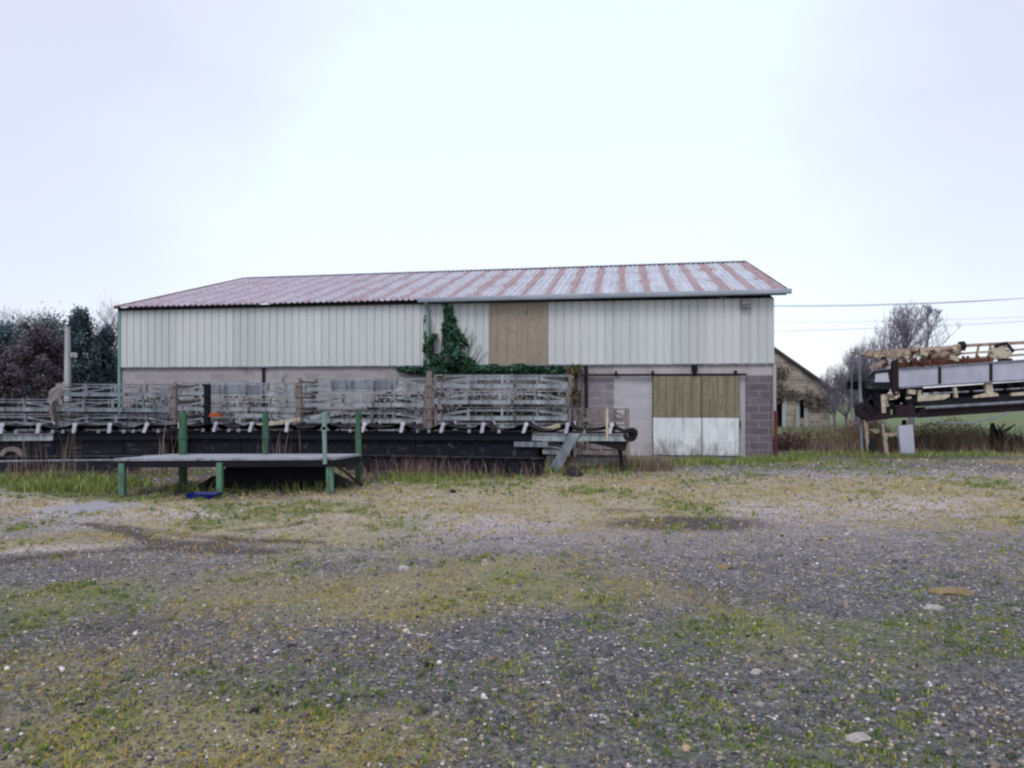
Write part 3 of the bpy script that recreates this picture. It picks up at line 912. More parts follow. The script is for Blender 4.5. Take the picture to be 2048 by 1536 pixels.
def ivy():
    root = thing('ivy', 'dark green ivy climbing the cladding beside the green downpipe', 'ivy', on_wall(880, 735, 0.1) * 1.0)
    root.location.z = 0
    L0 = Vector(root.location)
    pts = []
    def lump(px, py, rx, ry, n, thick):
        for _ in range(n):
            a, r = random.random() * 6.28, math.sqrt(random.random())
            r *= 0.8 + 0.35 * math.sin(3 * a + px) * math.sin(5 * a)
            p = on_wall(px + rx * r * math.cos(a), py + ry * r * math.sin(a), 0.08 + thick * random.random() * (1 - 0.6 * r))
            pts.append(p)
    for px, py, rx, ry, n, th in ((897, 650, 16, 40, 900, 0.25), (890, 700, 34, 40, 2300, 0.45), (905, 722, 46, 26, 2400, 0.5), (872, 690, 20, 30, 700, 0.3),
                                  (893, 628, 11, 26, 420, 0.14), (925, 690, 16, 26, 500, 0.25), (853, 705, 6, 40, 200, 0.2), (940, 715, 22, 20, 500, 0.3),
                                  (830, 741, 34, 9, 700, 0.3), (880, 742, 40, 12, 900, 0.4), (960, 740, 60, 11, 1200, 0.35), (1040, 741, 70, 11, 1300, 0.3),
                                  (1110, 742, 46, 10, 500, 0.25), (853, 655, 4, 30, 60, 0.1), (912, 668, 12, 22, 350, 0.2)):
        lump(px, py, rx, ry, n, th)
    C = np.array([p - L0 for p in pts])
    hole = fbm(C[:, 0] * 3.0 + 150, C[:, 2] * 2.2 + 60, 3)
    C = C[(hole > 0.46) | (C[:, 2] < 2.7)]
    cl = fbm(C[:, 0] * 2.4 + 50, C[:, 2] * 2.4 + 20, 3)
    c = pick([lin(46, 78, 66), lin(62, 96, 74), lin(36, 62, 58), lin(84, 112, 82)], len(C), 0.3) * np.clip(0.35 + cl * 1.3, 0.3, 1.5)[:, None]
    V, Fc, cc = leaf_quads(C, 0.115, c)
    np_mesh('foliage', V, Fc, 4, cc, M['foliage'], root)
    st = MB()
    for px, py, qx, qy in ((880, 745, 893, 612), (884, 745, 900, 612), (874, 745, 868, 650), (905, 745, 935, 655), (915, 745, 952, 672), (925, 745, 962, 690),
                           (945, 742, 975, 705), (938, 720, 946, 660), (853, 740, 850, 630), (868, 700, 862, 640), (930, 700, 940, 668), (955, 725, 965, 690)):
        ps = []
        for i in range(7):
            f = i / 6
            ps.append(on_wall(px + (qx - px) * f + random.uniform(-3, 3), py + (qy - py) * f, 0.08 + 0.1 * (1 - f)) - L0)
        st.tube(ps, [0.02 * (1 - 0.7 * i / 6) for i in range(7)], 4)
    st.build('stem', M['bark'], root)
    # brownish climber to its right
    r2 = thing('climbing_shrub', 'thin yellowing climber with brown stems next to the black column', 'climber', on_wall(1150, 760, 0.3))
    r2.location.z = 0
    L2 = Vector(r2.location)
    pts.clear()
    for a in ((1148, 745, 20, 18, 420, 0.4), (1150, 790, 12, 24, 240, 0.4), (1144, 768, 12, 40, 260, 0.4)):
        lump(*a)
    C = np.array([p - L2 for p in pts])
    c = pick([lin(110, 100, 66), lin(84, 92, 56), lin(128, 108, 78), lin(66, 74, 52)], len(C), 0.3)
    V, Fc, cc = leaf_quads(C, 0.08, c)
    np_mesh('foliage', V, Fc, 4, cc, M['foliage'], r2)
    st = MB()
    for px, qx in ((1146, 1150), (1150, 1165), (1140, 1158), (1155, 1145), (1148, 1170), (1160, 1176)):
        st.tube([on_wall(px + (qx - px) * f + random.uniform(-3, 3), 905 - (905 - 740) * f, 0.15 + 0.2 * random.random()) - L2 for f in (0, .25, .5, .75, 1)], [0.02, 0.018, 0.014, 0.01, 0.006], 4)
    st.build('stem', M['bark'], r2)


ivy()


# ------------------------------------------------------------------ stacked white frames
def make_frame(L=3.38, W=1.15, H=0.40):
    root = thing('steel_truss', None, None)
    rc = math.radians(0)
    for s in (0, 1):
        y = 0.05 if s == 0 else W - 0.05
        t = MB()
        t.bar((0.03, y, 0.105), (L - 0.03, y, 0.105), 0.05, 0.10)          # lower chord
        a, b, m = L * 0.25, L * 0.76, L * 0.5
        t.bar((a, y, 0.30), (b, y, 0.30), 0.035, 0.035)                      # top chord
        t.bar((0.05, y, 0.17), (a, y, 0.30), 0.04, 0.045)                    # end braces
        t.bar((L - 0.05, y, 0.17), (b, y, 0.30), 0.04, 0.045)
        t.bar((0.03, y, 0.375), (L - 0.03, y, 0.375), 0.022, 0.022)          # thin rail along the top
        for x in (a, m, b):
            t.bar((x, y, 0.14), (x, y, 0.37), 0.055, 0.05)
        # gusset plates
        t.hexa([(0.04, y - 0.03, 0.06), (0.62, y - 0.03, 0.08), (0.62, y - 0.027, 0.08), (0.04, y - 0.027, 0.06)],
               [(0.04, y - 0.03, 0.19), (0.62, y - 0.03, 0.15), (0.62, y - 0.027, 0.15), (0.04, y - 0.027, 0.19)])
        t.build('truss_side', M['white_steel'], root)
    for s in (0, 1):
        x = 0.02 if s == 0 else L - 0.02
        e = MB()
        e.box(x - 0.035, x + 0.035, 0.0, 0.1, 0.0, H - 0.004).box(x - 0.035, x + 0.035, W - 0.1, W, 0.0, H - 0.004)
        e.bar((x, 0.1, 0.1), (x, W - 0.1, 0.1), 0.05, 0.06).bar((x, 0.1, 0.3), (x, W - 0.1, 0.3), 0.05, 0.05)
        e.build('end_frame', M['end_steel'], root)
    t = MB()
    for q in (0.4, 0.75):
        if q < W - 0.15:
            t.bar((0.06, q, 0.15), (L - 0.06, q, 0.15 + 0.02 * math.sin(q * 31)), 0.06, 0.03)
    t.each('floor_rail', M['grey_steel'], root)
    t = MB()
    for f in (0.25, 0.5, 0.76):
        t.bar((L * f, 0.07, 0.09), (L * f, W - 0.07, 0.09), 0.05, 0.05)
    t.each('cross_bar', M['grey_steel'], root)
    return root


M['end_steel'] = weathered('end_steel', lin(150, 142, 138), lin(118, 108, 104), lin(88, 70, 62), 0.42, 8)
proto = make_frame()
grey_proto = copy_tree(proto)
for o in [x for x in COL.objects if x.parent == grey_proto]:
    o.data = o.data.copy()
    o.data.materials[0] = M['grey_steel'] if o.name.startswith(('truss', 'cross', 'floor')) else M['end_steel']
used = {'w': False, 'g': False}
ROWR = math.radians(-7.5)
LV = ['lowest', 'second', 'third', 'fourth', 'topmost']
STK = [  # name of the stack, right end px, d, base, layers, proto, pitch
    ('the stack below the ivy', 1141, 19.0, 0.20, 5, 'w'),
    ('the stack left of the ivy', 853, 19.45, 0.12, 5, 'w'),
    ('the middle stack behind the green posts', 600, 19.9, 0.02, 5, 'w'),
    ('the stack below the left barn corner', 349, 20.35, 0.0, 5, 'g'),
]
for si, (nm, px, d, base, nl, kind) in enumerate(STK):
    for L in range(nl):
        src = proto if kind == 'w' else grey_proto
        o = copy_tree(src) if used[kind] else src
        used[kind] = True
        x1 = (px - 1024) / F * d
        ln = 3.40
        o.location = (x1 - ln * math.cos(ROWR) + random.uniform(-0.05, 0.05), d - ln * math.sin(ROWR) + random.uniform(-0.05, 0.05), base + 0.405 * L)
        o.rotation_euler = (random.uniform(-0.004, 0.004), random.uniform(-0.006, 0.006), ROWR + random.uniform(-0.012, 0.012))
        colr = 'white' if kind == 'w' else 'greyish'
        tag(o, '%s %s truss frame, %s in %s' % (colr, 'steel', LV[L], nm), 'steel frame', 'stacked steel truss frames in front of the barn')
    if si in (1, 2):     # the topmost ones are closed with a plate along the front
        MB().box(0.85, 2.55, 0.012, 0.018, 0.12, 0.33).build('side_plate', M['grey_steel'], o)
    if base > 0.05:
        for q, e in ((0.25, 'left'), (2.9, 'right')):
            x = x1 - (ln - q) * math.cos(ROWR); y = d - (ln - q) * math.sin(ROWR)
            b = MB().box(-0.09, 0.09, 0.0, 1.1, 0, base - 0.005).build('timber_bearer', M['mossy_wood'])
            b.location = (x, y, 0); b.rotation_euler.z = ROWR
            tag(b, 'weathered timber bearer at the %s end under %s' % (e, nm), 'timber', 'timber bearers under the frames')
# the lower stack running out of the picture on the left and the short rusty one on the right
for L in range(4):
    o = copy_tree(grey_proto)
    d = 20.7
    o.location = ((112 - 1024) / F * d - 3.42 + random.uniform(-.04, .04), d + 0.4, 0.405 * L)
    o.rotation_euler.z = ROWR + random.uniform(-.01, .01)
    tag(o, 'greyish steel truss frame, %s in the low stack below the dark trees' % ['lowest', 'second', 'third', 'topmost'][L], 'steel frame', 'stacked steel truss frames in front of the barn')
small = make_frame(1.35, 0.9, 0.40)
for o in [x for x in COL.objects if x.parent == small]:
    o.data.materials[0] = M['end_steel'] if o.name.startswith('truss') else M['tan_cloth']
for L in range(3):
    o = small if L == 0 else copy_tree(small)
    o.name = 'short_truss'
    o.location = (P(1148, 800, 19.4).x, 19.4, 0.16 + 0.405 * L)
    o.rotation_euler.z = ROWR + 0.02 * L
    tag(o, 'short rusty frame, %s of three beside the black column' % ['lowest', 'middle one', 'topmost'][L], 'steel frame', 'short rusty frames beside the black column')
b = MB().box(0.05, 1.3, 0.08, 0.85, 0, 0.155).build('timber_bearer', M['mossy_wood'])
b.location = (P(1148, 800, 19.4).x, 19.4, 0); b.rotation_euler.z = ROWR
tag(b, 'weathered timber bearer under the short rusty frames', 'timber', 'timber bearers under the frames')

# loose rails, posts and rags on and between the stacks
for px, y0, y1, d, w, lab in ((413, 768, 838, 19.75, 0.13, 'dark upright post standing in the stack left of middle'),
                              (348, 770, 850, 19.7, 0.1, 'brown upright post between the two leftmost stacks'),
                              (597, 768, 858, 19.2, 0.12, 'brown upright post between the two middle stacks'),
                              (858, 742, 862, 18.75, 0.12, 'tall brown upright post at the left end of the ivy stack')):
    a = P(px, y0, d)
    h = a.z
    m_ = MB()
    m_.box(-w / 2, w / 2, -0.02, 0.02, 0, h).box(-w / 2, -w / 2 + 0.02, 0.02, 0.1, 0, h).box(w / 2 - 0.02, w / 2, 0.02, 0.1, 0, h)
    for k in range(7):
        m_.box(-w / 2 - 0.03, w / 2 + 0.03, -0.045, -0.022, 0.3 + k * 0.27, 0.36 + k * 0.27)
    o = m_.build('upright_post', M['end_steel'] if px != 413 else M['black_steel'])
    o.location = (a.x, a.y, 0); o.rotation_euler.z = ROWR
    tag(o, lab, 'post', 'upright posts among the stacked frames')
for i, (px, py, qx, qy, d, m, lab) in enumerate(((470, 830, 590, 833, 19.4, 'white_steel', 'white angle bar lying on the middle stack behind the green posts'),
                                                 (505, 853, 600, 838, 18.9, 'cream', 'cream board leaning behind the conveyor between two green posts'),
                                                 (620, 836, 668, 828, 18.6, 'white_steel', 'short white bar propped just beside the thin green post'),
                                                 (1068, 866, 1120, 850, 17.9, 'cream', 'cream board leaning behind the white brackets at the conveyor end'),
                                                 (560, 747, 572, 770, 20.3, 'white_steel', 'small white bar sticking up from the middle stack'))):
    a, c = P(px, py, d), P(qx, qy, d)
    mid = (a + c) / 2
    o = MB().bar(a - mid, c - mid, 0.05, 0.09).bar(a - mid + Vector((0, .04, -.04)), c - mid + Vector((0, .04, -.04)), 0.08, 0.015).build('angle_bar', M[m])
    o.location = mid
    tag(o, lab, 'steel bar', 'loose bars on the stacked frames')
a = P(432, 829, 19.6)
o = MB().box(-0.13, 0.13, -0.1, 0.1, -0.06, 0.02).box(-0.11, 0.11, -0.085, 0.085, 0.02, 0.04).build('orange_box', M['orange_paint'])
o.location = a
tag(o, 'small orange box lying inside the stacked frames', 'box')


def rag():
    V, fs = [], []
    c = P(116, 783, 20.0)
    nx, ny = 9, 12
    for j in range(ny):
        for i in range(nx):
            u, v = i / (nx - 1) - 0.5, j / (ny - 1)
            V.append((u * (0.16 + 0.2 * v) + 0.2 * (1 - v) - 0.1 + 0.04 * math.sin(v * 9), 0.03 * math.sin(u * 9 + v * 5) * (0.4 + v) - 0.08 * v, 0.22 - 0.5 * v + 0.04 * math.sin(9 * u) + 0.05 * math.sin(23 * u) * v))
    for j in range(ny - 1):
        for i in range(nx - 1):
            fs.append((j * nx + i, j * nx + i + 1, (j + 1) * nx + i + 1, (j + 1) * nx + i))
    o = MB().add(V, fs).build('tarpaulin_scrap', M['tan_cloth'], smooth=True)
    o.location = c
    tag(o, 'beige scrap of sacking draped at the left end of the greyish stack', 'cloth')


rag()


# ------------------------------------------------------------------ belt conveyors
def conveyor(name, label, a, b, za, zb, spacing, first, skirt, skirt_to, light_from=None, light_to=None, drum='right', drop=0.46, wear=0.0):
    a, b = Vector((a[0], a[1], 0)), Vector((b[0], b[1], 0))
    L = (b - a).length
    rz = math.atan2(b.y - a.y, b.x - a.x)
    root = thing(name, label, 'conveyor', a, rz)
    Z = lambda x: za + (zb - za) * x / L
    W = 0.85
    for y in (0.0, W):
        dark0, dark1 = (0, L)
        segs = []
        if light_from is not None and y == 0.0:
            dark1 = light_from
            segs.append((light_from, L, M['white_steel']))
        if light_to is not None and y == 0.0:
            dark0 = light_to
            segs.append((0, light_to, M['white_steel']))
        segs.append((dark0, dark1, M['black_steel']))
        for x0, x1, m in segs:
            mb = MB()
            mb.hexa([(x0, y - 0.02, Z(x0) - 0.15), (x1, y - 0.02, Z(x1) - 0.15), (x1, y + 0.02, Z(x1) - 0.15), (x0, y + 0.02, Z(x0) - 0.15)],
                    [(x0, y - 0.02, Z(x0)), (x1, y - 0.02, Z(x1)), (x1, y + 0.02, Z(x1)), (x0, y + 0.02, Z(x0))])
            o_ = -0.06 if y == 0 else 0.02
            for dz in (-0.155, -0.004):
                mb.hexa([(x0, y + o_, Z(x0) + dz), (x1, y + o_, Z(x1) + dz), (x1, y + o_ + 0.05, Z(x1) + dz), (x0, y + o_ + 0.05, Z(x0) + dz)],
                        [(x0, y + o_, Z(x0) + dz + 0.012), (x1, y + o_, Z(x1) + dz + 0.012), (x1, y + o_ + 0.05, Z(x1) + dz + 0.012), (x0, y + o_ + 0.05, Z(x0) + dz + 0.012)])
            mb.build('side_channel', m, root)
    # hanging skirt with stiffeners and a lower flange
    s = MB()
    x0, x1 = skirt
    for y in (0.03, W - 0.05):
        s.hexa([(x0, y, Z(x0) - drop), (x1, y, Z(x1) - drop), (x1, y + 0.015, Z(x1) - drop), (x0, y + 0.015, Z(x0) - drop)],
               [(x0, y, Z(x0) - 0.15), (x1, y, Z(x1) - 0.15), (x1, y + 0.015, Z(x1) - 0.15), (x0, y + 0.015, Z(x0) - 0.15)])
    s.each('skirt_plate', M[skirt_to], root)
    f = MB()
    for y in (-0.03, W - 0.1):
        f.hexa([(x0, y, Z(x0) - drop - 0.05), (x1, y, Z(x1) - drop - 0.05), (x1, y + 0.12, Z(x1) - drop - 0.05), (x0, y + 0.12, Z(x0) - drop - 0.05)],
               [(x0, y, Z(x0) - drop), (x1, y, Z(x1) - drop), (x1, y + 0.12, Z(x1) - drop), (x0, y + 0.12, Z(x0) - drop)])
    x = x0 + 0.5
    while x < x1:
        f.box(x - 0.03, x + 0.03, 0.0, 0.028, Z(x) - drop, Z(x) - 0.16)
        x += 1.45
    f.build('lower_flange', M['black_steel'], root)
    # idler stations: a pale bracket each side, rollers between, belt sagging over them
    xs = []
    x = first
    while x < L - 0.1:
        xs.append(x); x += spacing
    for i, x in enumerate(xs):
        for y, m in ((-0.03, M['pale_bracket']), (W, M['pale_bracket'])):
            bk = MB()
            ln = 0.02 + 0.05 * random.random()
            z = Z(x)
            bk.hexa([(x - 0.036, y - 0.012, z + 0.012), (x + 0.036, y - 0.012, z + 0.012), (x + 0.036, y + 0.03, z + 0.012), (x - 0.036, y + 0.03, z + 0.012)],
                    [(x - 0.034 + ln, y - 0.012, z + 0.21), (x + 0.036 + ln, y - 0.012, z + 0.21), (x + 0.036 + ln, y + 0.03, z + 0.21), (x - 0.034 + ln, y + 0.03, z + 0.21)])
            bk.tube([(x + ln, y - 0.02, z + 0.2), (x + ln, y + 0.04, z + 0.2)], 0.048, 10)
            bk.build('idler_bracket', m, root)
        r = MB()
        z = Z(x)
        ln = 0.04
        r.tube([(x + ln, 0.02, z + 0.2), (x + ln, 0.3, z + 0.08)], 0.045, 8).tube([(x + ln, 0.3, z + 0.08), (x + ln, 0.55, z + 0.08)], 0.045, 8)\
            .tube([(x + ln, 0.55, z + 0.08), (x + ln, W - 0.02, z + 0.2)], 0.045, 8)
        r.build('idler_roller', M['black_steel'], root)
    st = MB()
    for x in xs:
        for f_ in (0.42, 0.7):
            q = x + spacing * f_
            if q < L - 0.1 and random.random() < 0.55:
                z = Z(q) + 0.012
                st.hexa([(q - 0.035, -0.05, z), (q + 0.035, -0.05, z), (q + 0.035, 0.0, z), (q - 0.035, 0.0, z)],
                        [(q - 0.012, -0.05, z + 0.075), (q + 0.03, -0.05, z + 0.075), (q + 0.03, 0.0, z + 0.075), (q - 0.012, 0.0, z + 0.075)])
    st.each('belt_clip', M['white_steel'], root)
    bel = MB()
    nx = int(L / 0.1)
    xsn = [0.05 + (L - 0.1) * i / nx for i in range(nx + 1)]
    prof = [(0.04, 0.235), (0.16, 0.19), (0.30, 0.135), (0.55, 0.135), (0.69, 0.19), (W - 0.05, 0.235)]
    vs = []
    for x in xsn:
        ph = ((x - first) / spacing) % 1.0
        sag = (0.09 + wear * 0.09 * x / L) * math.sin(math.pi * ph) ** 0.8 + 0.03 * math.sin(x * 4.1) * math.sin(math.pi * ph)
        for k, (y, z) in enumerate(prof):
            e = 1.0 if k in (0, 5) else 0.6
            vs.append((x, y, Z(x) + max(0.015, z - sag * e)))
    n = len(prof)
    bel.add(vs, [(i * n + k, (i + 1) * n + k, (i + 1) * n + k + 1, i * n + k + 1) for i in range(nx) for k in range(n - 1)])
    bel.build('belt', M['rubber'], root, True)
    xe = L if drum == 'right' else 0.0
    sg = 1 if drum == 'right' else -1
    z = Z(xe)
    d = MB().tube([(xe + 0.04 * sg, 0.0, z - 0.02), (xe + 0.04 * sg, W, z - 0.02)], 0.13, 16).ring((xe + 0.04 * sg, -0.03, z - 0.02), (0, 1, 0), 0.07, 0.15, 0.06)
    d.build('end_drum', M['rubber'], root)
    # legs: braced trestles
    for q in (L * 0.12, L * 0.42, L * 0.7):
        lg = MB()
        for y in (0.08, W - 0.08):
            lg.bar((q - 0.12, y, 0), (q, y, Z(q) - 0.15), 0.07, 0.07).bar((q + 0.25, y, 0), (q, y, Z(q) - 0.15), 0.06, 0.06)
        lg.bar((q - 0.1, 0.08, 0.15), (q - 0.1, W - 0.08, 0.15), 0.05, 0.05)
        lg.build('trestle_leg', M['black_steel'], root)
    return root, L, Z, W


PB0, PB1 = (-8.42, 19.0), (2.50, 16.75)
cb, LB, ZB, WB = conveyor('belt_conveyor', 'long black belt conveyor ending in a round drum near the barn door', PB0, PB1, 0.80, 0.85, 0.945, 0.35, (0.0, 9.15), 'stained_black', light_from=9.05, drop=0.56, wear=1.0)
# inclined grey leg plate, rusty base and counterweight near its end
x = LB - 1.28
MB().hexa([(x - 0.42, -0.16, 0.1), (x - 0.2, -0.16, 0.02), (x - 0.2, -0.12, 0.02), (x - 0.42, -0.12, 0.1)],
          [(x + 0.02, -0.07, 0.86), (x + 0.25, -0.07, 0.86), (x + 0.25, -0.062, 0.86), (x + 0.02, -0.062, 0.86)]).build('support_plate', M['grey_steel'], cb)
MB().box(LB - 2.2, LB - 2.08, 0.1, 0.7, 0, 0.72).bar((LB - 2.5, 0.1, 0.04), (LB - 1.5, 0.1, 0.04), 0.08, 0.08).bar((LB - 2.4, 0.1, 0.05), (LB - 2.1, 0.1, 0.5), 0.06, 0.06)\
    .each('rusty_base', M['dark_rust'], cb)
MB().hexa([(LB - 0.85, 0.0, 0.66), (LB - 0.1, 0.0, 0.48), (LB - 0.1, 0.6, 0.48), (LB - 0.85, 0.6, 0.66)],
          [(LB - 0.9, 0.0, 0.7), (LB - 0.02, 0.0, 0.7), (LB - 0.02, 0.6, 0.7), (LB - 0.9, 0.6, 0.7)]).build('tail_guard', M['rubber'], cb)
MB().box(LB - 2.5, LB - 1.75, -0.05, 0.02, 0.55, 0.66).build('chute_lip', M['grey_steel'], cb)
MB().bar((LB - 0.45, -0.06, 0.7), (LB - 0.45, -0.06, 1.42), 0.05, 0.03).build('stay_rod', M['cream'], cb)
MB().bar((LB - 0.2, 0.3, 0.5), (LB - 0.14, 0.3, 0.0), 0.08, 0.08).build('tail_leg', M['dark_rust'], cb)

PA0, PA1 = (-12.35, 17.3), (-8.05, 18.42)
ca_, LA, ZA, WA = conveyor('belt_conveyor', 'shorter belt conveyor with grey stained skirt running out at the left', PA0, PA1, 0.82, 0.8, 0.74, 0.15, (0.0, 4.4), 'grey_skirt', light_to=1.95, drum='right', drop=0.46)
ca_.name = 'belt_conveyor'


def wheel(parent, c, r=0.26):
    w = MB().ring(c, (0, 1, 0), r * 0.62, r, 0.14).build('tyre', M['end_steel'], parent)
    MB().ring(c, (0, 1, 0), 0.03, r * 0.62, 0.05).tube([Vector(c) + Vector((0, -0.06, 0)), Vector(c) + Vector((0, 0.06, 0))], 0.05, 10).build('rim', M['dark_rust'], w)


wheel(ca_, (1.15, -0.12, 0.27))
MB().bar((1.15, -0.1, 0.27), (1.15, 0.85, 0.27), 0.06, 0.06).bar((1.15, 0.0, 0.27), (1.0, 0.0, 0.66), 0.07, 0.05).each('axle', M['dark_rust'], ca_)

# dark lower beam lying in front of the long conveyor
o = MB()
o.box(0, 4.3, -0.03, 0.03, 0.10, 0.38).box(0, 4.3, -0.09, 0.09, 0.38, 0.40).box(0, 4.3, -0.09, 0.09, 0.08, 0.10)
for k in range(5):
    o.box(0.3 + k * 0.8, 0.33 + k * 0.8, -0.08, -0.03, 0.10, 0.38)
for k in (0.4, 3.2):
    o.box(k, k + 0.15, -0.15, 0.15, 0, 0.08)
o = o.build('steel_girder', M['stained_black'])
o.location = (-3.55, 16.75, 0); o.rotation_euler.z = math.atan2(-2.25, 10.92)
tag(o, 'dark steel girder lying along the foot of the long conveyor', 'girder')
o = MB().box(0, 3.2, -0.03, 0.03, 0.08, 0.36).box(0, 3.2, -0.1, 0.1, 0.36, 0.385).box(0, 3.2, -0.1, 0.1, 0.06, 0.08).box(0.3, 0.5, -0.15, 0.15, 0, 0.06).box(2.6, 2.8, -0.15, 0.15, 0, 0.06).build('steel_girder', M['grey_skirt'])
o.location = (-11.2, 16.5, 0); o.rotation_euler.z = 0.1
tag(o, 'stained grey girder on the ground before the left conveyor', 'girder')


# ------------------------------------------------------------------ green platform
def platform():
    root = thing('loading_platform', 'low grey decked platform on green steel legs with tall green posts', 'platform', (-4.8, 13.9, 0))
    O = Vector((-4.8, 13.9, 0))
    q = [Vector((-6.65, 13.0, 0)), Vector((-3.0, 13.25, 0)), Vector((-2.88, 14.9, 0)), Vector((-6.5, 14.85, 0))]
    d = MB()
    N = 9
    for i in range(N):          # boards along the length
        a, b = i / N + 0.006, (i + 1) / N - 0.006
        c = [q[0].lerp(q[3], a) - O, q[1].lerp(q[2], a) - O, q[1].lerp(q[2], b) - O, q[0].lerp(q[3], b) - O]
        j = random.uniform(0, 0.006)
        zb = [0.565 - 0.05 * a, 0.565 - 0.05 * a, 0.565 - 0.05 * b, 0.565 - 0.05 * b]
        d.hexa([v + Vector((0, 0, z)) for v, z in zip(c, zb)], [v + Vector((0, 0, z + 0.037 + j)) for v, z in zip(c, zb)])
    d.build('deck', M['deck_wood'], root)
    r = MB()
    for a, b in ((0, 1), (1, 2), (2, 3), (3, 0)):
        va, vb = q[a] - O, q[b] - O
        va, vb = va * 0.985, vb * 0.985
        za, zb = (0.50 if i < 2 else 0.452 for i in (a, b))
        r.bar(va + Vector((0, 0, za)), vb + Vector((0, 0, zb)), 0.06, 0.09)
    for f in (0.33, 0.66):
        r.bar(q[0].lerp(q[1], f) - O + Vector((0, 0, 0.49)), q[3].lerp(q[2], f) - O + Vector((0, 0, 0.45)), 0.05, 0.08)
    r.build('frame', M['black_steel'], root)
    for px, d_ in ((245, 13.02), (440, 13.1), (660, 13.3)):
        x = (px - 1024) / F * d_
        y = d_
        w = 0.046 if px < 660 else 0.056
        MB().box(x - w - O.x, x + w - O.x, y - 0.05 - O.y, y + 0.05 - O.y, 0, 0.53).build('leg', M['green_paint'], root)
    for px, d_, top, w in ((366, 14.55, 826, 0.06), (531, 14.7, 822, 0.045), (717, 14.9, 820, 0.05)):
        x = (px - 1024) / F * d_
        z = EYE + (HY - top) / F * d_
        mb = MB()
        mb.box(x - w - O.x, x + w - O.x, d_ - 0.05 - O.y, d_ + 0.05 - O.y, 0, z)
        mb.box(x - w - 0.012 - O.x, x + w + 0.012 - O.x, d_ - 0.06 - O.y, d_ + 0.06 - O.y, 0.86, 0.9)
        mb.build('post', M['green_post'], root)
    x = (649 - 1024) / F * 13.2
    z = EYE + (HY - 824) / F * 13.2
    MB().bar((x - O.x + 0.01, 13.2 - O.y, 0.5), (x - O.x - 0.01, 13.2 - O.y, z), 0.06, 0.06).box(x - O.x - 0.05, x - O.x + 0.04, 13.17 - O.y, 13.23 - O.y, 1.08, 1.13).build('post', M['pale_green'], root, label='thin pale green post')
    MB().bar((-3.0 - O.x, 13.4 - O.y, 0.45), (-2.75 - O.x, 14.3 - O.y, 0.02), 0.03, 0.03).build('brace', M['dark_rust'], root)
    MB().tube([(-6.6 - O.x, 13.3 - O.y, 0.56), (-7.6 - O.x, 13.35 - O.y, 0.55), (-8.9 - O.x, 13.4 - O.y, 0.53)], 0.016, 6)\
        .bar((-8.86 - O.x, 13.4 - O.y, 0), (-8.86 - O.x, 13.4 - O.y, 0.53), 0.03, 0.03).build('tow_bar', M['grey_steel'], root)


platform()


def shading():  # dark heap added to stand for the deep shade under the deck
    V, fs = [], []
    nx, ny = 40, 14
    for j in range(ny):
        for i in range(nx):
            u, v = i / (nx - 1), j / (ny - 1)
            e = min(1, 6 * u, 6 * (1 - u), 4 * v, 4 * (1 - v))
            h = 0.42 * e * (0.55 + 0.7 * float(fbm(np.array([u * 9.0]), np.array([v * 4.0]), 3)[0]))
            V.append((2.75 * u, 0.85 * v + 0.06 * math.sin(9 * u), h - 0.02))
    for j in range(ny - 1):
        for i in range(nx - 1):
            fs.append((j * nx + i, j * nx + i + 1, (j + 1) * nx + i + 1, (j + 1) * nx + i))
    o = MB().add(V, fs).build('shade_heap', M['rubber'], smooth=True)
    o.location = (-5.75, 14.0, 0)
    tag(o, 'added dark sheeting heaped in the shade under the platform', 'shading')


shading()


def blue_tray():
    c = G(402, 996)
    m = MB()
    for i in range(2):
        z0, z1, s0, s1 = ((0, 0.06, 0.22, 0.25), (0.012, 0.0601, 0.205, 0.235))[i]
        b = [(-s0, -s0 * 0.7, z0), (s0, -s0 * 0.7, z0), (s0, s0 * 0.7, z0), (-s0, s0 * 0.7, z0)]
        t = [(-s1, -s1 * 0.7, z1), (s1, -s1 * 0.7, z1), (s1, s1 * 0.7, z1), (-s1, s1 * 0.7, z1)]
        if i == 0:
            m.add(b + t, [(3, 2, 1, 0), (0, 1, 5, 4), (1, 2, 6, 5), (2, 3, 7, 6), (3, 0, 4, 7)]); T0 = 4
        else:
            m.add(b + t, [(0, 1, 2, 3), (4, 5, 1, 0), (5, 6, 2, 1), (6, 7, 3, 2), (7, 4, 0, 3)])
    m.add([], [])
    m.f += [(4 + k, 4 + (k + 1) % 4, 12 + (k + 1) % 4, 12 + k) for k in range(4)]
    o = m.build('plastic_tray', M['blue_plastic'])
    o.location = (c.x, c.y + 0.12, 0.005)
    tag(o, 'blue plastic tray on the ground under the green legged platform', 'tray')


blue_tray()


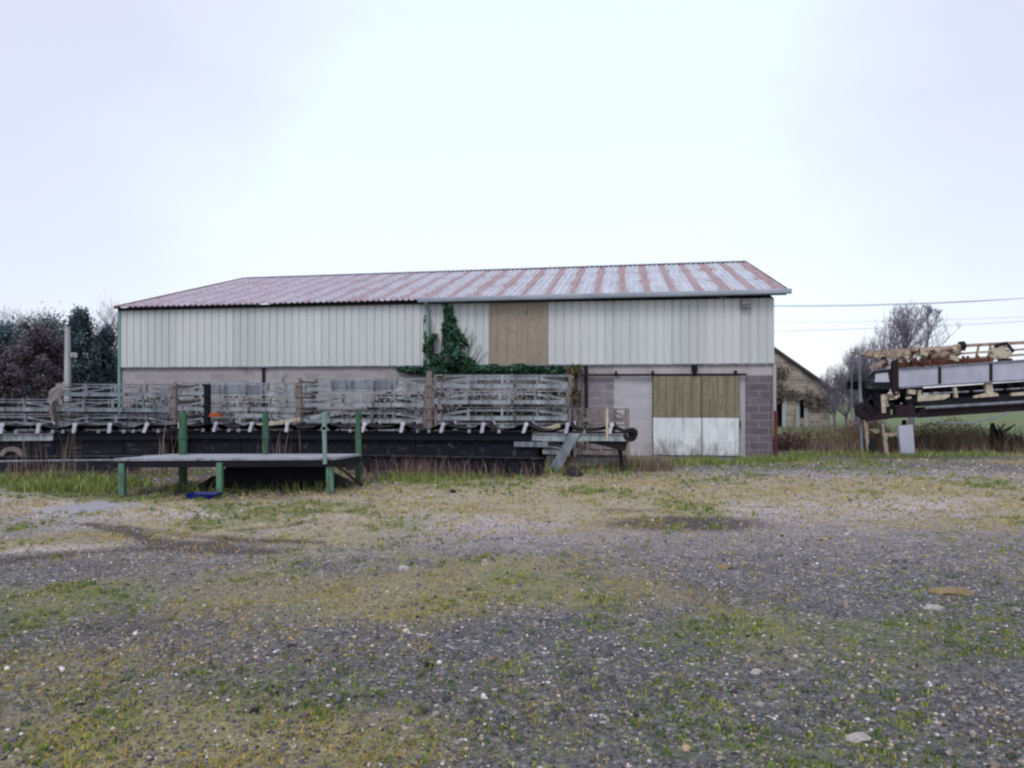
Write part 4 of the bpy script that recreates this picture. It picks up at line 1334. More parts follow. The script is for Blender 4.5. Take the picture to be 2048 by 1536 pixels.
# ------------------------------------------------------------------ rusty machine on the right
def machine():
    D = 22.4
    A = P(1800, 905, D)
    root = thing('old_loader_conveyor', 'derelict cream and rust loading conveyor with pale side channel', 'machine', (A.x, D, 0))
    O = Vector((A.x, D, 0))
    Q = lambda px, py, dy=0.0: Vector((P(px, py, D).x - O.x, dy, P(px, py, D).z))

    def plate(mb, pts, y0=0.0, th=0.06):
        v0 = [Q(*p, y0) for p in pts]; v1 = [Q(*p, y0 + th) for p in pts]
        n = len(pts)
        mb.add(v0 + v1, [tuple(range(n)), tuple(range(2 * n - 1, n - 1, -1))] + [(i, n + i, n + (i + 1) % n, (i + 1) % n) for i in range(n)])
        return mb
    XR = 2330       # runs on past the edge of the photograph
    k = -17 / 250.0
    ch = MB()
    for y in (0.0, 1.5):
        for a, b in ((1798, 1877), (1881, 1979), (1984, 2085), (2089, 2190), (2194, XR)):
            plate(ch, [(a, 738 + k * (a - 1798)), (a, 774 + k * (a - 1798) * .9), (b, 774 + k * (b - 1798) * .9), (b, 738 + k * (b - 1798))], y, 0.05)
    ch.each('side_channel', M['lavender_steel'], root)
    fl = MB()
    for y in (-0.05, 1.45):
        plate(fl, [(1798, 736), (1798, 738.5), (XR, 738.5 + k * (XR - 1798)), (XR, 736 + k * (XR - 1798))], y, 0.14)
        plate(fl, [(1798, 773.5), (1798, 777), (XR, 777 + k * .9 * (XR - 1798)), (XR, 773.5 + k * .9 * (XR - 1798))], y, 0.14)
    fl.each('channel_flange', M['grey_steel'], root)
    jn = MB()
    for a in (1879, 1981.5, 2087):
        plate(jn, [(a - 3, 741 + k * (a - 1798)), (a - 3, 772 + k * (a - 1798) * .9), (a + 3, 772 + k * (a - 1798) * .9), (a + 3, 741 + k * (a - 1798))], -0.02, 0.1)
    jn.each('joint_strap', M['dark_rust'], root)
    # upper boom: tapering rusty beam, cylinder, rails
    bm = MB()
    plate(bm, [(1720, 702), (1745, 708), (1778, 716), (1850, 708), (1905, 702), (1905, 690), (1830, 694), (1765, 699)], 0.5, 0.22)
    bm.build('boom', M['cream_rust'], root)
    cy = MB()
    for y in (0.5, 0.9):
        cy.tube([Q(1880, 714, y), Q(1900, 708, y), Q(1936, 699, y)], [0.1, 0.15, 0.16], 12)
    cy.tube([Q(1855, 705, 0.45), Q(1938, 692, 0.45)], 0.1, 10)
    cy.each('ram_cylinder', M['cream_rust'], root)
    MB().tube([Q(1936, 690, 0.42), Q(1945, 689, 0.42)], 0.13, 12).build('ram_cap', M['rubber'], root)
    ra = MB()
    for y in (0.5, 1.1):
        ra.bar(Q(1935, 689, y), Q(XR, 668, y), 0.07, 0.07)
        ra.bar(Q(1940, 705, y), Q(XR, 678, y), 0.06, 0.045)
        ra.bar(Q(1800, 727, y), Q(XR, 688, y), 0.09, 0.06)
        for a in (1998, 2150):
            ra.bar(Q(a, 718 + k * 1.1 * (a - 1900), y), Q(a + 6, 686 - (a - 1935) * 0.053, y), 0.05, 0.05)
    ra.each('boom_rail', M['cream_rust'], root)
    rr = MB()
    plate(rr, [(1800, 725), (1800, 735), (1905, 729), (2000, 722), (2000, 714), (1905, 719)], 0.3, 0.08)
    for i in range(9):
        a = 1812 + i * 21
        rr.bar(Q(a, 734 - i * 1.4, 0.25), Q(a + 9, 719 - i * 1.2, 0.25), 0.05, 0.07)
    rr.build('rusty_ledge', M['rust_steel'], root)
    wm = MB()
    for a, b, r in ((2008, 702, .1), (2020, 697, .12), (2016, 712, .11), (2029, 708, .09), (2003, 714, .08), (2034, 690, .09), (2024, 720, .1)):
        c = Q(a, b, 0.35 + 0.2 * random.random())
        wm.tube([c + Vector((0, -0.12, 0)), c + Vector((0, 0.12, 0.03))], r, 10)
    wm.each('valve_block', M['cream'], root)
    MB().tube([Q(2008, 690, 0.4), Q(2030, 684, 0.4), Q(2042, 700, 0.35), Q(2022, 722, 0.3)], 0.05, 8).box(*[v for v in (Q(2012, 722).x, Q(2034, 722).x, 0.2, 0.4, Q(2012, 724).z, Q(2012, 716).z)]).build('valve_hose', M['black_steel'], root)
    st = MB()
    for a, b, c, d in ((1812, 728, 1835, 705), (1838, 705, 1852, 725), (1855, 725, 1880, 707), (1880, 727, 1895, 708), (1790, 735, 1784, 715), (1905, 722, 1935, 704)):
        st.bar(Q(a, b, 0.6), Q(c, d, 0.6), 0.07, 0.1)
    st.bar(Q(1752, 738, 0.4), Q(1782, 721, 0.4), 0.12, 0.1)
    st.each('boom_strut', M['cream_rust'], root)
    # head box at the left end
    hb = MB()
    plate(hb, [(1733, 777), (1733, 762), (1752, 742), (1786, 738), (1786, 779)], 0.1, 0.05)
    plate(hb, [(1733, 777), (1733, 762), (1752, 742), (1786, 738), (1786, 779)], 1.3, 0.05)
    hb.hexa([Q(1733, 763, .1), Q(1752, 743, .1), Q(1752, 743, 1.35), Q(1733, 763, 1.35)], [Q(1733, 761, .1), Q(1752, 741, .1), Q(1752, 741, 1.35), Q(1733, 761, 1.35)])
    hb.each('head_box', M['grey_skirt'], root)
    hp = MB()
    plate(hp, [(1752, 764), (1754, 748), (1778, 745), (1782, 764)], 0.08, 0.015)
    hp.build('head_panel', M['lavender_steel'], root)
    po = MB()
    plate(po, [(1786, 722), (1786, 790), (1797, 790), (1797, 718)], 0.0, 0.14)
    plate(po, [(1778, 712), (1782, 730), (1790, 730), (1786, 712)], 0.4, 0.1)
    po.build('head_post', M['dark_rust'], root)
    # carriage under the head: wheels, drums, frames
    cg = MB()
    plate(cg, [(1737, 778), (1737, 790), (1745, 815), (1752, 815), (1749, 790), (1790, 788), (1790, 778)], 0.3, 0.12)
    plate(cg, [(1752, 782), (1760, 815), (1768, 815), (1764, 782)], 0.2, 0.1)
    plate(cg, [(1800, 776), (1812, 832), (1822, 832), (1818, 776)], 0.1, 0.12)
    plate(cg, [(1828, 776), (1830, 812), (1838, 812), (1838, 776)], 0.1, 0.12)
    cg.each('carriage_frame', M['black_steel'], root)
    for a, b in ((1734, 821), (1756, 819)):
        c = Q(a, b, 0.2)
        w = MB().ring(c, (0.15, 1, 0), 0.1, 0.24, 0.2).build('wheel', M['rubber'], root)
        MB().ring(c, (0.15, 1, 0), 0.02, 0.1, 0.1).build('rim', M['dark_rust'], w)
    dr = MB()
    for a, b, r in ((1800, 797, 0.19), (1775, 801, 0.11), (1786, 798, 0.1)):
        c = Q(a, b, 0.25)
        dr.tube([c + Vector((0, -0.15, 0)), c + Vector((0, 0.25, 0))], r, 14)
    dr.each('drum', M['cream'], root)
    plate(MB(), [(1764, 790), (1766, 826), (1774, 826), (1771, 790)], 0.05, 0.08).build('carriage_post', M['cream'], root)
    rd = MB()
    plate(rd, [(1733, 838), (1760, 831), (1794, 829), (1840, 827), (1840, 834), (1790, 836), (1735, 843)], 0.0, 0.3)
    plate(rd, [(1794, 812), (1794, 829), (1832, 827), (1830, 811)], 0.02, 0.25)
    rd.each('red_underframe', M['dark_rust'], root)
    lg = MB()
    plate(lg, [(1731, 840), (1738, 905), (1743, 905), (1738, 840)], 0.1, 0.08)
    plate(lg, [(1764, 848), (1770, 907), (1777, 907), (1775, 874), (1794, 871), (1794, 865), (1770, 866), (1768, 848)], 0.0, 0.08)
    plate(lg, [(1738, 858), (1760, 868), (1766, 866), (1766, 858)], 0.2, 0.06)
    lg.each('leg', M['cream_rust'], root)
    plate(MB(), [(1741, 908), (1740, 890), (1745, 876), (1754, 874), (1752, 890), (1748, 908)], 0.0, 0.14).build('tyre_flap', M['rubber'], root)
    plate(MB(), [(1794, 852), (1800, 907), (1827, 907), (1823, 849)], -0.08, 0.1).build('foot_plate', M['lavender_steel'], root)
    # lower tray, belt and beam
    tb = MB()
    plate(tb, [(1838, 780), (1838, 803), (1890, 799), (1902, 793), (1902, 788), (1845, 790), (1845, 780)], 0.05, 0.06)
    plate(tb, [(1972, 766), (1974, 786), (1950, 792), (1950, 796), (1998, 792), (1998, 788), (1988, 784), (1985, 765)], 0.02, 0.1)
    plate(tb, [(2024, 786), (2024, 792), (2120, 786), (2120, 778)], 0.02, 0.08)
    plate(tb, [(1908, 774), (1911, 795), (1917, 795), (1914, 773)], 0.02, 0.1)
    tb.each('tray_bracket', M['cream'], root)
    db = MB()
    plate(db, [(1838, 778), (1838, 784), (XR, 752), (XR, 744)], 0.3, 0.3)
    plate(db, [(1900, 783), (1900, 798), (XR, 770), (XR, 755)], 0.5, 0.1)
    for i in range(18):
        a = 1845 + i * 26
        c = Q(a, 783 - i * 1.6, 0.15)
        db.tube([c, c + Vector((0, 1.2, 0))], 0.06, 8)
    db.each('return_roller', M['black_steel'], root)
    be = MB()
    plate(be, [(1840, 803), (1842, 813), (XR, 786), (XR, 772)], 0.08, 1.2)
    be.build('belt', M['rubber'], root)
    lb = MB()
    plate(lb, [(1846, 818), (1842, 836), (1900, 832), (XR, 803), (XR, 786)], 0.1, 0.16)
    plate(lb, [(1846, 818), (1842, 836), (1900, 832), (XR, 803), (XR, 786)], 1.2, 0.12)
    lb.each('lower_beam', M['dark_rust'], root)
    MB().tube([Q(1852, 816, 0.02), Q(1950, 810, 0.02), Q(XR, 787, 0.02)], 0.045, 8).build('rail_pipe', M['grey_steel'], root)
    MB().tube([Q(1862, 838, 0.0), Q(1890, 845, -0.05), Q(1925, 847, -0.05), Q(1960, 843, 0), Q(1990, 836, 0), Q(2018, 824, 0.05)], 0.018, 6).build('hanging_cable', M['cable'], root)
    MB().bar(Q(1836, 842, 0.8), Q(1845, 907, 0.9), 0.1, 0.1).bar(Q(2120, 800, 0.4), Q(2125, 912, 0.4), 0.14, 0.14).bar(Q(2250, 790, 0.4), Q(2255, 912, 0.4), 0.14, 0.14).each('support_post', M['dark_rust'], root)
    # odds and ends hanging about the boom and the carriage
    rnd = random.Random(9)
    hs = MB()
    for i in range(9):
        a, b = rnd.uniform(1740, 1835), rnd.uniform(780, 800)
        c, d = a + rnd.uniform(-14, 18), rnd.uniform(806, 838)
        m_ = Q((a + c) / 2 + rnd.uniform(-8, 8), (b + d) / 2, 0.1)
        hs.tube([Q(a, b, 0.1), m_, Q(c, d, 0.1)], 0.025, 5)
    hs.each('hose', M['black_steel'], root)
    sc = MB()
    for i in range(16):
        a, b = rnd.uniform(1795, 1935), rnd.uniform(706, 732)
        b -= (a - 1795) * 0.06
        sc.bar(Q(a, b, 0.2), Q(a + rnd.uniform(5, 16), b + rnd.uniform(-9, 5), 0.25), rnd.uniform(.03, .09), rnd.uniform(.03, .1))
    sc.each('rusty_bracket', M['rust_steel'], root)
    sk = MB()
    for i in range(14):
        a = rnd.uniform(1740, 1845)
        b = rnd.uniform(780, 830)
        c = Q(a, b, 0.12)
        u, v = rnd.uniform(.05, .16), rnd.uniform(.06, .2)
        sk.box(c.x - u, c.x + u, 0.1, 0.3, c.z - v, c.z + v)
    sk.each('gearbox_piece', M['dark_rust'], root)
    cm = MB()
    for i in range(15):
        a, b = (rnd.uniform(1765, 1830), rnd.uniform(783, 812)) if i < 7 else (rnd.uniform(1800, 1930), rnd.uniform(698, 724))
        if i >= 7:
            b -= (a - 1800) * 0.07
        cm.bar(Q(a, b, 0.0), Q(a + rnd.uniform(3, 16), b + rnd.uniform(-6, 6), 0.06), rnd.uniform(.04, .1), rnd.uniform(.04, .13))
    cm.each('cream_lug', M['cream'], root)
    for q0, q1 in ((1690 + 170, 1940), (1948, 2010), (2016, 2090)):
        MB().tube([Q(q0, 789 - (q0 - 1840) * 0.06, 0.06), Q(q1, 789 - (q1 - 1840) * 0.06, 0.06)], 0.03, 6).build('pipe_run', M['grey_steel'], root)
    # thin poles at the head
    MB().bar(Q(1727, 700, 0.3), Q(1733, 911, 0.3), 0.07, 0.05).build('guide_pole', M['grey_steel'], root)
    MB().bar(Q(1718, 706, 0.5), Q(1722, 840, 0.6), 0.03, 0.03).bar(Q(1737, 762, .2), Q(1756, 736, .2), 0.05, 0.05).each('guide_rod', M['grey_steel'], root)


machine()


# ------------------------------------------------------------------ trees and shrubs
def skeleton(h, r0, levels, spread, lean=0.05, first=0.25, nbr=(3, 5), droop=0.0, seed=1, ratio=0.62):
    rnd = random.Random(seed)
    segs = []

    def grow(p, d, L, r, lev):
        n = 4
        pts, rad = [p.copy()], [r]
        for i in range(n):
            d = (d + Vector((rnd.gauss(0, .12), rnd.gauss(0, .12), rnd.gauss(0, .06) + (0.05 if lev else 0.02) - droop * lev * 0.05))).normalized()
            p = p + d * (L / n)
            pts.append(p.copy()); rad.append(max(r * (1 - 0.75 * (i + 1) / n), 0.009))
        segs.append((pts, rad, lev))
        if lev < levels:
            k = rnd.randint(*nbr) + (2 if lev == 0 else 0)
            for _ in range(k):
                f = first + (1 - first) * rnd.random() if lev == 0 else 0.25 + 0.75 * rnd.random()
                i = min(int(f * n), n - 1)
                q = pts[i].lerp(pts[i + 1], f * n - i)
                ang = rnd.uniform(0, 6.28)
                side = Vector((math.cos(ang), math.sin(ang), rnd.uniform(0.1, 0.5)))
                nd = (d * (1 - spread) + side * spread).normalized()
                grow(q, nd, L * ratio * rnd.uniform(0.7, 1.15), max(r * 0.5 * (1.1 - f * 0.5), 0.008), lev + 1)
    grow(Vector((0, 0, 0)), Vector((rnd.gauss(0, lean), rnd.gauss(0, lean), 1)).normalized(), h * 0.6, r0, 0)
    return segs


def bare_tree(label, loc, h, r0, levels, spread, seed, mat='bark', nbr=(4, 6), first=0.3, ratio=0.6, group=None, name='bare_tree'):
    root = thing(name, label, 'tree', loc, random.random() * 6, group)
    segs = skeleton(h, r0, levels, spread, 0.06, first, nbr, 0, seed, ratio)
    top = max(p.z for s in segs for p in s[0])
    k = h / top
    t, c = MB(), MB()
    for pts, rad, lev in segs:
        pts = [p * k for p in pts]
        (t if lev == 0 else c).tube(pts, rad, 7 if lev < 2 else 3, cap=False)
    t.build('trunk', M[mat], root)
    c.build('crown', M[mat], root)
    return root


def evergreen(label, loc, h, rx, seed, cols, group, lobes=26, per=420, leaf=0.26, base=0.05, name='evergreen_tree', top=0.34):
    root = thing(name, label, 'tree', loc, 0, group)
    rnd = np.random.default_rng(seed)
    tr = MB()
    tr.tube([(0, 0, 0), (0.05, 0, h * 0.4), (0, 0.05, h * 0.85)], [0.2, 0.14, 0.04], 7)
    pts, shade = [], []
    for i in range(lobes):
        f = base + (1 - base) * rnd.random() ** 0.9
        rr = rx * (1 - max(0, (f - top) / (1 - top)) ** 1.3 * 0.85) * (0.75 + 0.25 * min(1, f * 3))
        a = rnd.random() * 6.28
        q = rr * (0.35 + 0.5 * rnd.random())
        c = np.array([q * math.cos(a), q * math.sin(a), f * h * 0.93])
        s = (0.16 + 0.2 * rnd.random()) * rx
        n = rnd.normal(size=(per, 3))
        n /= np.linalg.norm(n, axis=1)[:, None]
        p = c + n * (s * np.abs(rnd.normal(0.55, 0.42, (per, 1)))) * np.array([1, 1, 1.3])
        pts.append(p)
        shade.append(np.clip(0.62 + 0.5 * n[:, 2] + 0.25 * rnd.random(per), 0.25, 1.4) * (0.75 + 0.5 * rnd.random()))  # leaves facing up lighter: shading painted into the leaf colour
        tr.tube([(0, 0, max(0.3, c[2] - q * 0.6)), tuple(c)], [0.06, 0.02], 4, cap=False)
    C = np.concatenate(pts); sh = np.concatenate(shade)
    k = C[:, 2] > 0.02
    C, sh = C[k], sh[k]
    # stray sprays that break the outline
    m = len(C) // 9
    j = rnd.integers(0, len(C), m)
    C = np.concatenate([C, C[j] + rnd.normal(size=(m, 3)) * np.array([0.16, 0.16, 0.22]) * rx * 0.4]); sh = np.concatenate([sh, sh[j]])
    k = C[:, 2] > 0.02
    C, sh = C[k], sh[k]
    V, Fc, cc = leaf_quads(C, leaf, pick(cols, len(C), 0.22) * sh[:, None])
    tr.build('trunk', M['bark'], root)
    np_mesh('crown', V, Fc, 4, cc, M['foliage'], root)
    return root


DK = [lin(78, 96, 108), lin(90, 108, 112), lin(66, 84, 98), lin(100, 114, 112)]
BR_ = [lin(106, 94, 108), lin(120, 108, 116), lin(90, 80, 94), lin(114, 106, 110)]
gl = 'trees beyond the left end of the barn'
def at(px, d):
    return ((px - 1024) / F * d, d, 0)
def hh(py, d):
    return EYE + (HY - py) / F * d
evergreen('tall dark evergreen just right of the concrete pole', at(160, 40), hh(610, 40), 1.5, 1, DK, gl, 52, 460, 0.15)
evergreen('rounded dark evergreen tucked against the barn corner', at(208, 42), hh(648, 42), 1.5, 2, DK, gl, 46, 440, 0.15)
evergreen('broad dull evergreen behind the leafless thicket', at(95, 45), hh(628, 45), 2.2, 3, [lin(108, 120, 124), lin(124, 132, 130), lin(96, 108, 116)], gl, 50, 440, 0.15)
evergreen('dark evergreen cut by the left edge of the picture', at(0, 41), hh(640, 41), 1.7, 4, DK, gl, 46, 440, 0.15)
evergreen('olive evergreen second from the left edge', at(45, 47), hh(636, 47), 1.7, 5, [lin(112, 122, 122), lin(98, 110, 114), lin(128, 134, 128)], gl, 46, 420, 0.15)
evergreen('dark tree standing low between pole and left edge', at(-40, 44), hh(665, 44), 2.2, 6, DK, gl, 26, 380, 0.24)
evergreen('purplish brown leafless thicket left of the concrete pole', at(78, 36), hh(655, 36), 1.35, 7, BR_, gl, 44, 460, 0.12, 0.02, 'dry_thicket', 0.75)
def round_tree(label, loc, h, rx, seed, mat, group, limbs=11, name='bare_tree', lo=0.28):
    root = thing(name, label, 'tree', loc, 0, group)
    rnd = random.Random(seed)
    t, c = MB(), MB()
    fork = Vector((0, 0, h * 0.2))
    t.tube([(0, 0, -0.02), (0.03, 0, h * 0.1), fork], [0.03 * h, 0.024 * h, 0.022 * h], 8)
    C, RX, RZ_ = Vector((0, 0, h * (1 + lo) / 2)), rx, h * (1 - lo) / 2

    def surf(p, d):
        # distance along d from p to the crown's outline
        q = Vector(((p.x) / RX, (p.y) / RX, (p.z - C.z) / RZ_)); e = Vector((d.x / RX, d.y / RX, d.z / RZ_))
        a, b, k = e.dot(e), q.dot(e), q.dot(q) - 1
        D = b * b - a * k
        return (-b + math.sqrt(D)) / a if D > 0 else 0.3

    def grow(p, d, r, lev):
        L = max(0.12, surf(p, d)) * (1.0 if lev == 0 else rnd.uniform(0.5, 1.08))
        pts, rad = [p.copy()], [r]
        for i in range(4):
            d = (d + Vector((rnd.gauss(0, .13), rnd.gauss(0, .13), rnd.gauss(0, .08) + 0.06))).normalized()
            p = p + d * (L / 4)
            pts.append(p.copy()); rad.append(max(r * (1 - 0.8 * (i + 1) / 4), 0.0065))
        c.tube(pts, rad, 5 if lev == 0 else 3, cap=False)
        if lev < 3:
            for _ in range((6, 5, 4)[lev]):
                f = rnd.uniform(0.25, 1.0)
                i = min(int(f * 4), 3)
                q = pts[i].lerp(pts[i + 1], f * 4 - i)
                a = rnd.uniform(0, 6.28)
                nd = (d * 0.75 + Vector((math.cos(a), math.sin(a), rnd.uniform(-0.1, 0.6))) * 0.75).normalized()
                grow(q, nd, max(r * 0.42, 0.008), lev + 1)
    for k in range(limbs):
        a = 6.28 * k / limbs + rnd.uniform(-.3, .3)
        el = rnd.uniform(0.5, 1.45)
        grow(fork + Vector((0, 0, rnd.uniform(-0.3, 0.3))), Vector((math.cos(a) * math.cos(el), math.sin(a) * math.cos(el), math.sin(el))), 0.013 * h, 0)
    t.build('trunk', M[mat], root)
    c.build('crown', M[mat], root)
    return root


gr = 'bare trees beyond the rusty machine'
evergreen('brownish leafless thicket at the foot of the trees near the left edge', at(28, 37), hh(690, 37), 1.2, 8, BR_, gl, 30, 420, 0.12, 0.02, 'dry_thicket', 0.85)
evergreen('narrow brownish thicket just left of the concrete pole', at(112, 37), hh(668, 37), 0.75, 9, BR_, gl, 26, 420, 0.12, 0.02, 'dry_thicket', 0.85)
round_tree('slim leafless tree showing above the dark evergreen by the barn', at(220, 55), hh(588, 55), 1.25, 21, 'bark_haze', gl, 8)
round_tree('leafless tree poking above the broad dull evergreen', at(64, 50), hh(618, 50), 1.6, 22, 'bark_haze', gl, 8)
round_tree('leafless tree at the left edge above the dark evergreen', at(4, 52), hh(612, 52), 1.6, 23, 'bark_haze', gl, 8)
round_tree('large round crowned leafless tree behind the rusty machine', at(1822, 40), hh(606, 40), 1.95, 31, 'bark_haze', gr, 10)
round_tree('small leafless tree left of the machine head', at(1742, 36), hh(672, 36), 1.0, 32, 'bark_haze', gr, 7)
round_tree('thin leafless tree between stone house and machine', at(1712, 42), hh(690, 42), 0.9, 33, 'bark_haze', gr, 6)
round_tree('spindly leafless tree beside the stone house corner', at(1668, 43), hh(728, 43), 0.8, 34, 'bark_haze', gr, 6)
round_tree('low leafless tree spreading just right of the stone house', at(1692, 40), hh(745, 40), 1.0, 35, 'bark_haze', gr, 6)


def thicket(label, loc, rx, ry, h, n, cols, leafcols=None, nleaf=0, name='bramble_bush', group='bushes behind the rusty machine', tw=0.012, seed=0):
    root = thing(name, label, 'bush', loc, 0, group)
    a = RNG.random(n) * 6.28
    r = np.sqrt(RNG.random(n))
    b = np.stack([rx * r * np.cos(a) * 0.8, ry * r * np.sin(a) * 0.8, np.full(n, -0.02)], 1)
    hgt = h * np.sqrt(np.clip(1 - (r * 0.85) ** 2, 0.05, 1)) * (0.45 + 0.65 * RNG.random(n))
    V, Fc, c = blades(b, hgt, tw * (0.7 + RNG.random(n)), 0.75 * RNG.random(n), pick(cols, n, 0.3))
    np_mesh('stem', V, Fc, 3, c, M['twigs'], root)
    m = nleaf or n
    d = RNG.normal(size=(m, 3)); d /= np.linalg.norm(d, axis=1)[:, None]; d[:, 2] = np.abs(d[:, 2])
    C = d * RNG.random((m, 1)) ** 0.4 * np.array([rx, ry, h]) * 0.95
    C *= (0.75 + 0.5 * fbm(C[:, :1] * 2 + 9, C[:, 2:] * 2 + seed, 2))
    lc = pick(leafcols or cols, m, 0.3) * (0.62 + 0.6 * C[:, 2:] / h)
    V, Fc, cc = leaf_quads(C, 0.085, lc)
    np_mesh('foliage', V, Fc, 4, cc, M['foliage'], root)
    return root


RB = [lin(136, 112, 106), lin(112, 92, 90), lin(154, 132, 116), lin(126, 92, 98), lin(98, 84, 80)]
OB = [lin(138, 136, 104), lin(114, 118, 90), lin(158, 150, 118), lin(126, 116, 98)]
PU = [lin(126, 100, 108), lin(104, 84, 92), lin(142, 114, 118)]
for i, (px, d, rx, h, cols, lab) in enumerate((
        (1578, 24.6, 0.75, 0.55, RB, 'reddish bramble clump touching the red drain pipe'),
        (1625, 25.5, 0.9, 0.5, OB, 'olive bramble clump below the stone house door'),
        (1672, 25.0, 0.9, 0.55, OB, 'olive brown bush below the stone house corner'),
        (1705, 26.5, 0.75, 0.9, PU, 'purplish twiggy bush right by the machine head'),
        (1655, 28.0, 1.3, 0.5, PU, 'purplish low bramble bank in the grass before the stone house'),
        (1600, 28.5, 1.2, 0.5, OB, 'dull brown bramble bank at the foot of the stone house'),
        (1755, 25.5, 0.8, 0.8, [lin(64, 78, 52), lin(82, 92, 60)], 'dark green bush between the machine legs'),
        (1858, 25.0, 0.9, 0.95, OB, 'olive bush just right of the white foot plate'),
        (1905, 25.6, 1.0, 1.05, OB, 'tallest olive bush under the sagging cable'),
        (1950, 25.0, 0.8, 0.8, OB, 'low olive bush left of the dark stump'),
        (2010, 24.8, 0.8, 0.55, [lin(66, 60, 56), lin(52, 46, 46), lin(84, 78, 66)], 'dark low bush at the right edge'),
        (1735, 29.5, 0.9, 1.35, PU, 'purplish tall thicket behind the machine head'))):
    thicket(lab, at(px, d), rx, 0.6, h, 420, cols, None, 1500, seed=i)
gs = 'undergrowth between the stacked trusses and the barn'
for i, (px, d, rx, h, cols, lab) in enumerate((
        (1080, 20.7, 1.1, 2.3, [lin(63, 61, 49), lin(49, 55, 43), lin(75, 67, 56)], 'dark brown undergrowth behind the right part of the ivy stack'),
        (960, 20.9, 1.3, 2.25, [lin(49, 56, 46), lin(39, 48, 41), lin(67, 63, 53)], 'dark green undergrowth behind the middle of the ivy stack'),
        (800, 21.2, 1.5, 2.0, [lin(60, 61, 53), lin(49, 53, 46), lin(73, 67, 60)], 'dull undergrowth at the stack left of the ivy'),
        (660, 21.5, 1.9, 1.5, [lin(63, 61, 58), lin(51, 53, 49), lin(79, 70, 67)], 'greyish undergrowth behind the thin green post'),
        (500, 22.0, 1.7, 1.8, [lin(60, 61, 56), lin(48, 51, 48), lin(79, 72, 68)], 'low undergrowth behind the middle stack'),
        (300, 22.4, 1.7, 1.95, [lin(53, 60, 58), lin(43, 49, 49), lin(70, 67, 65)], 'dark undergrowth below the left barn corner'),
        (170, 23.0, 1.2, 1.7, [lin(49, 56, 56), lin(41, 46, 48), lin(68, 63, 65)], 'dark undergrowth just left of the barn corner'),
        (60, 23.2, 1.4, 1.5, [lin(53, 51, 56), lin(43, 43, 48), lin(72, 63, 67)], 'dark undergrowth behind the low stack at left'))):
    thicket(lab, at(px, d), rx, 0.4, h, 900, cols, None, 5200, name='undergrowth_bush', group=gs, seed=40 + i)
# dead dark stump in the grass
st = MB()
rnd = random.Random(5)
for k in range(16):
    a = rnd.uniform(0, 6.28)
    st.tube([(0.12 * math.cos(a), 0.12 * math.sin(a), 0), (0.3 * math.cos(a), 0.2 * math.sin(a), rnd.uniform(.2, .5)), (rnd.uniform(-.2, .7), 0.2 * math.sin(a), rnd.uniform(.3, .85))], [0.07, 0.05, 0.015], 5)
st.tube([(0, 0, 0), (-0.05, 0, 0.5), (-0.12, 0, 0.85)], [0.2, 0.14, 0.05], 8)
o = st.build('tree_stump', M['dark_stone'])
o.location = at(1992, 24.3)
tag(o, 'dark dead stump with snapped roots near the right edge', 'stump')


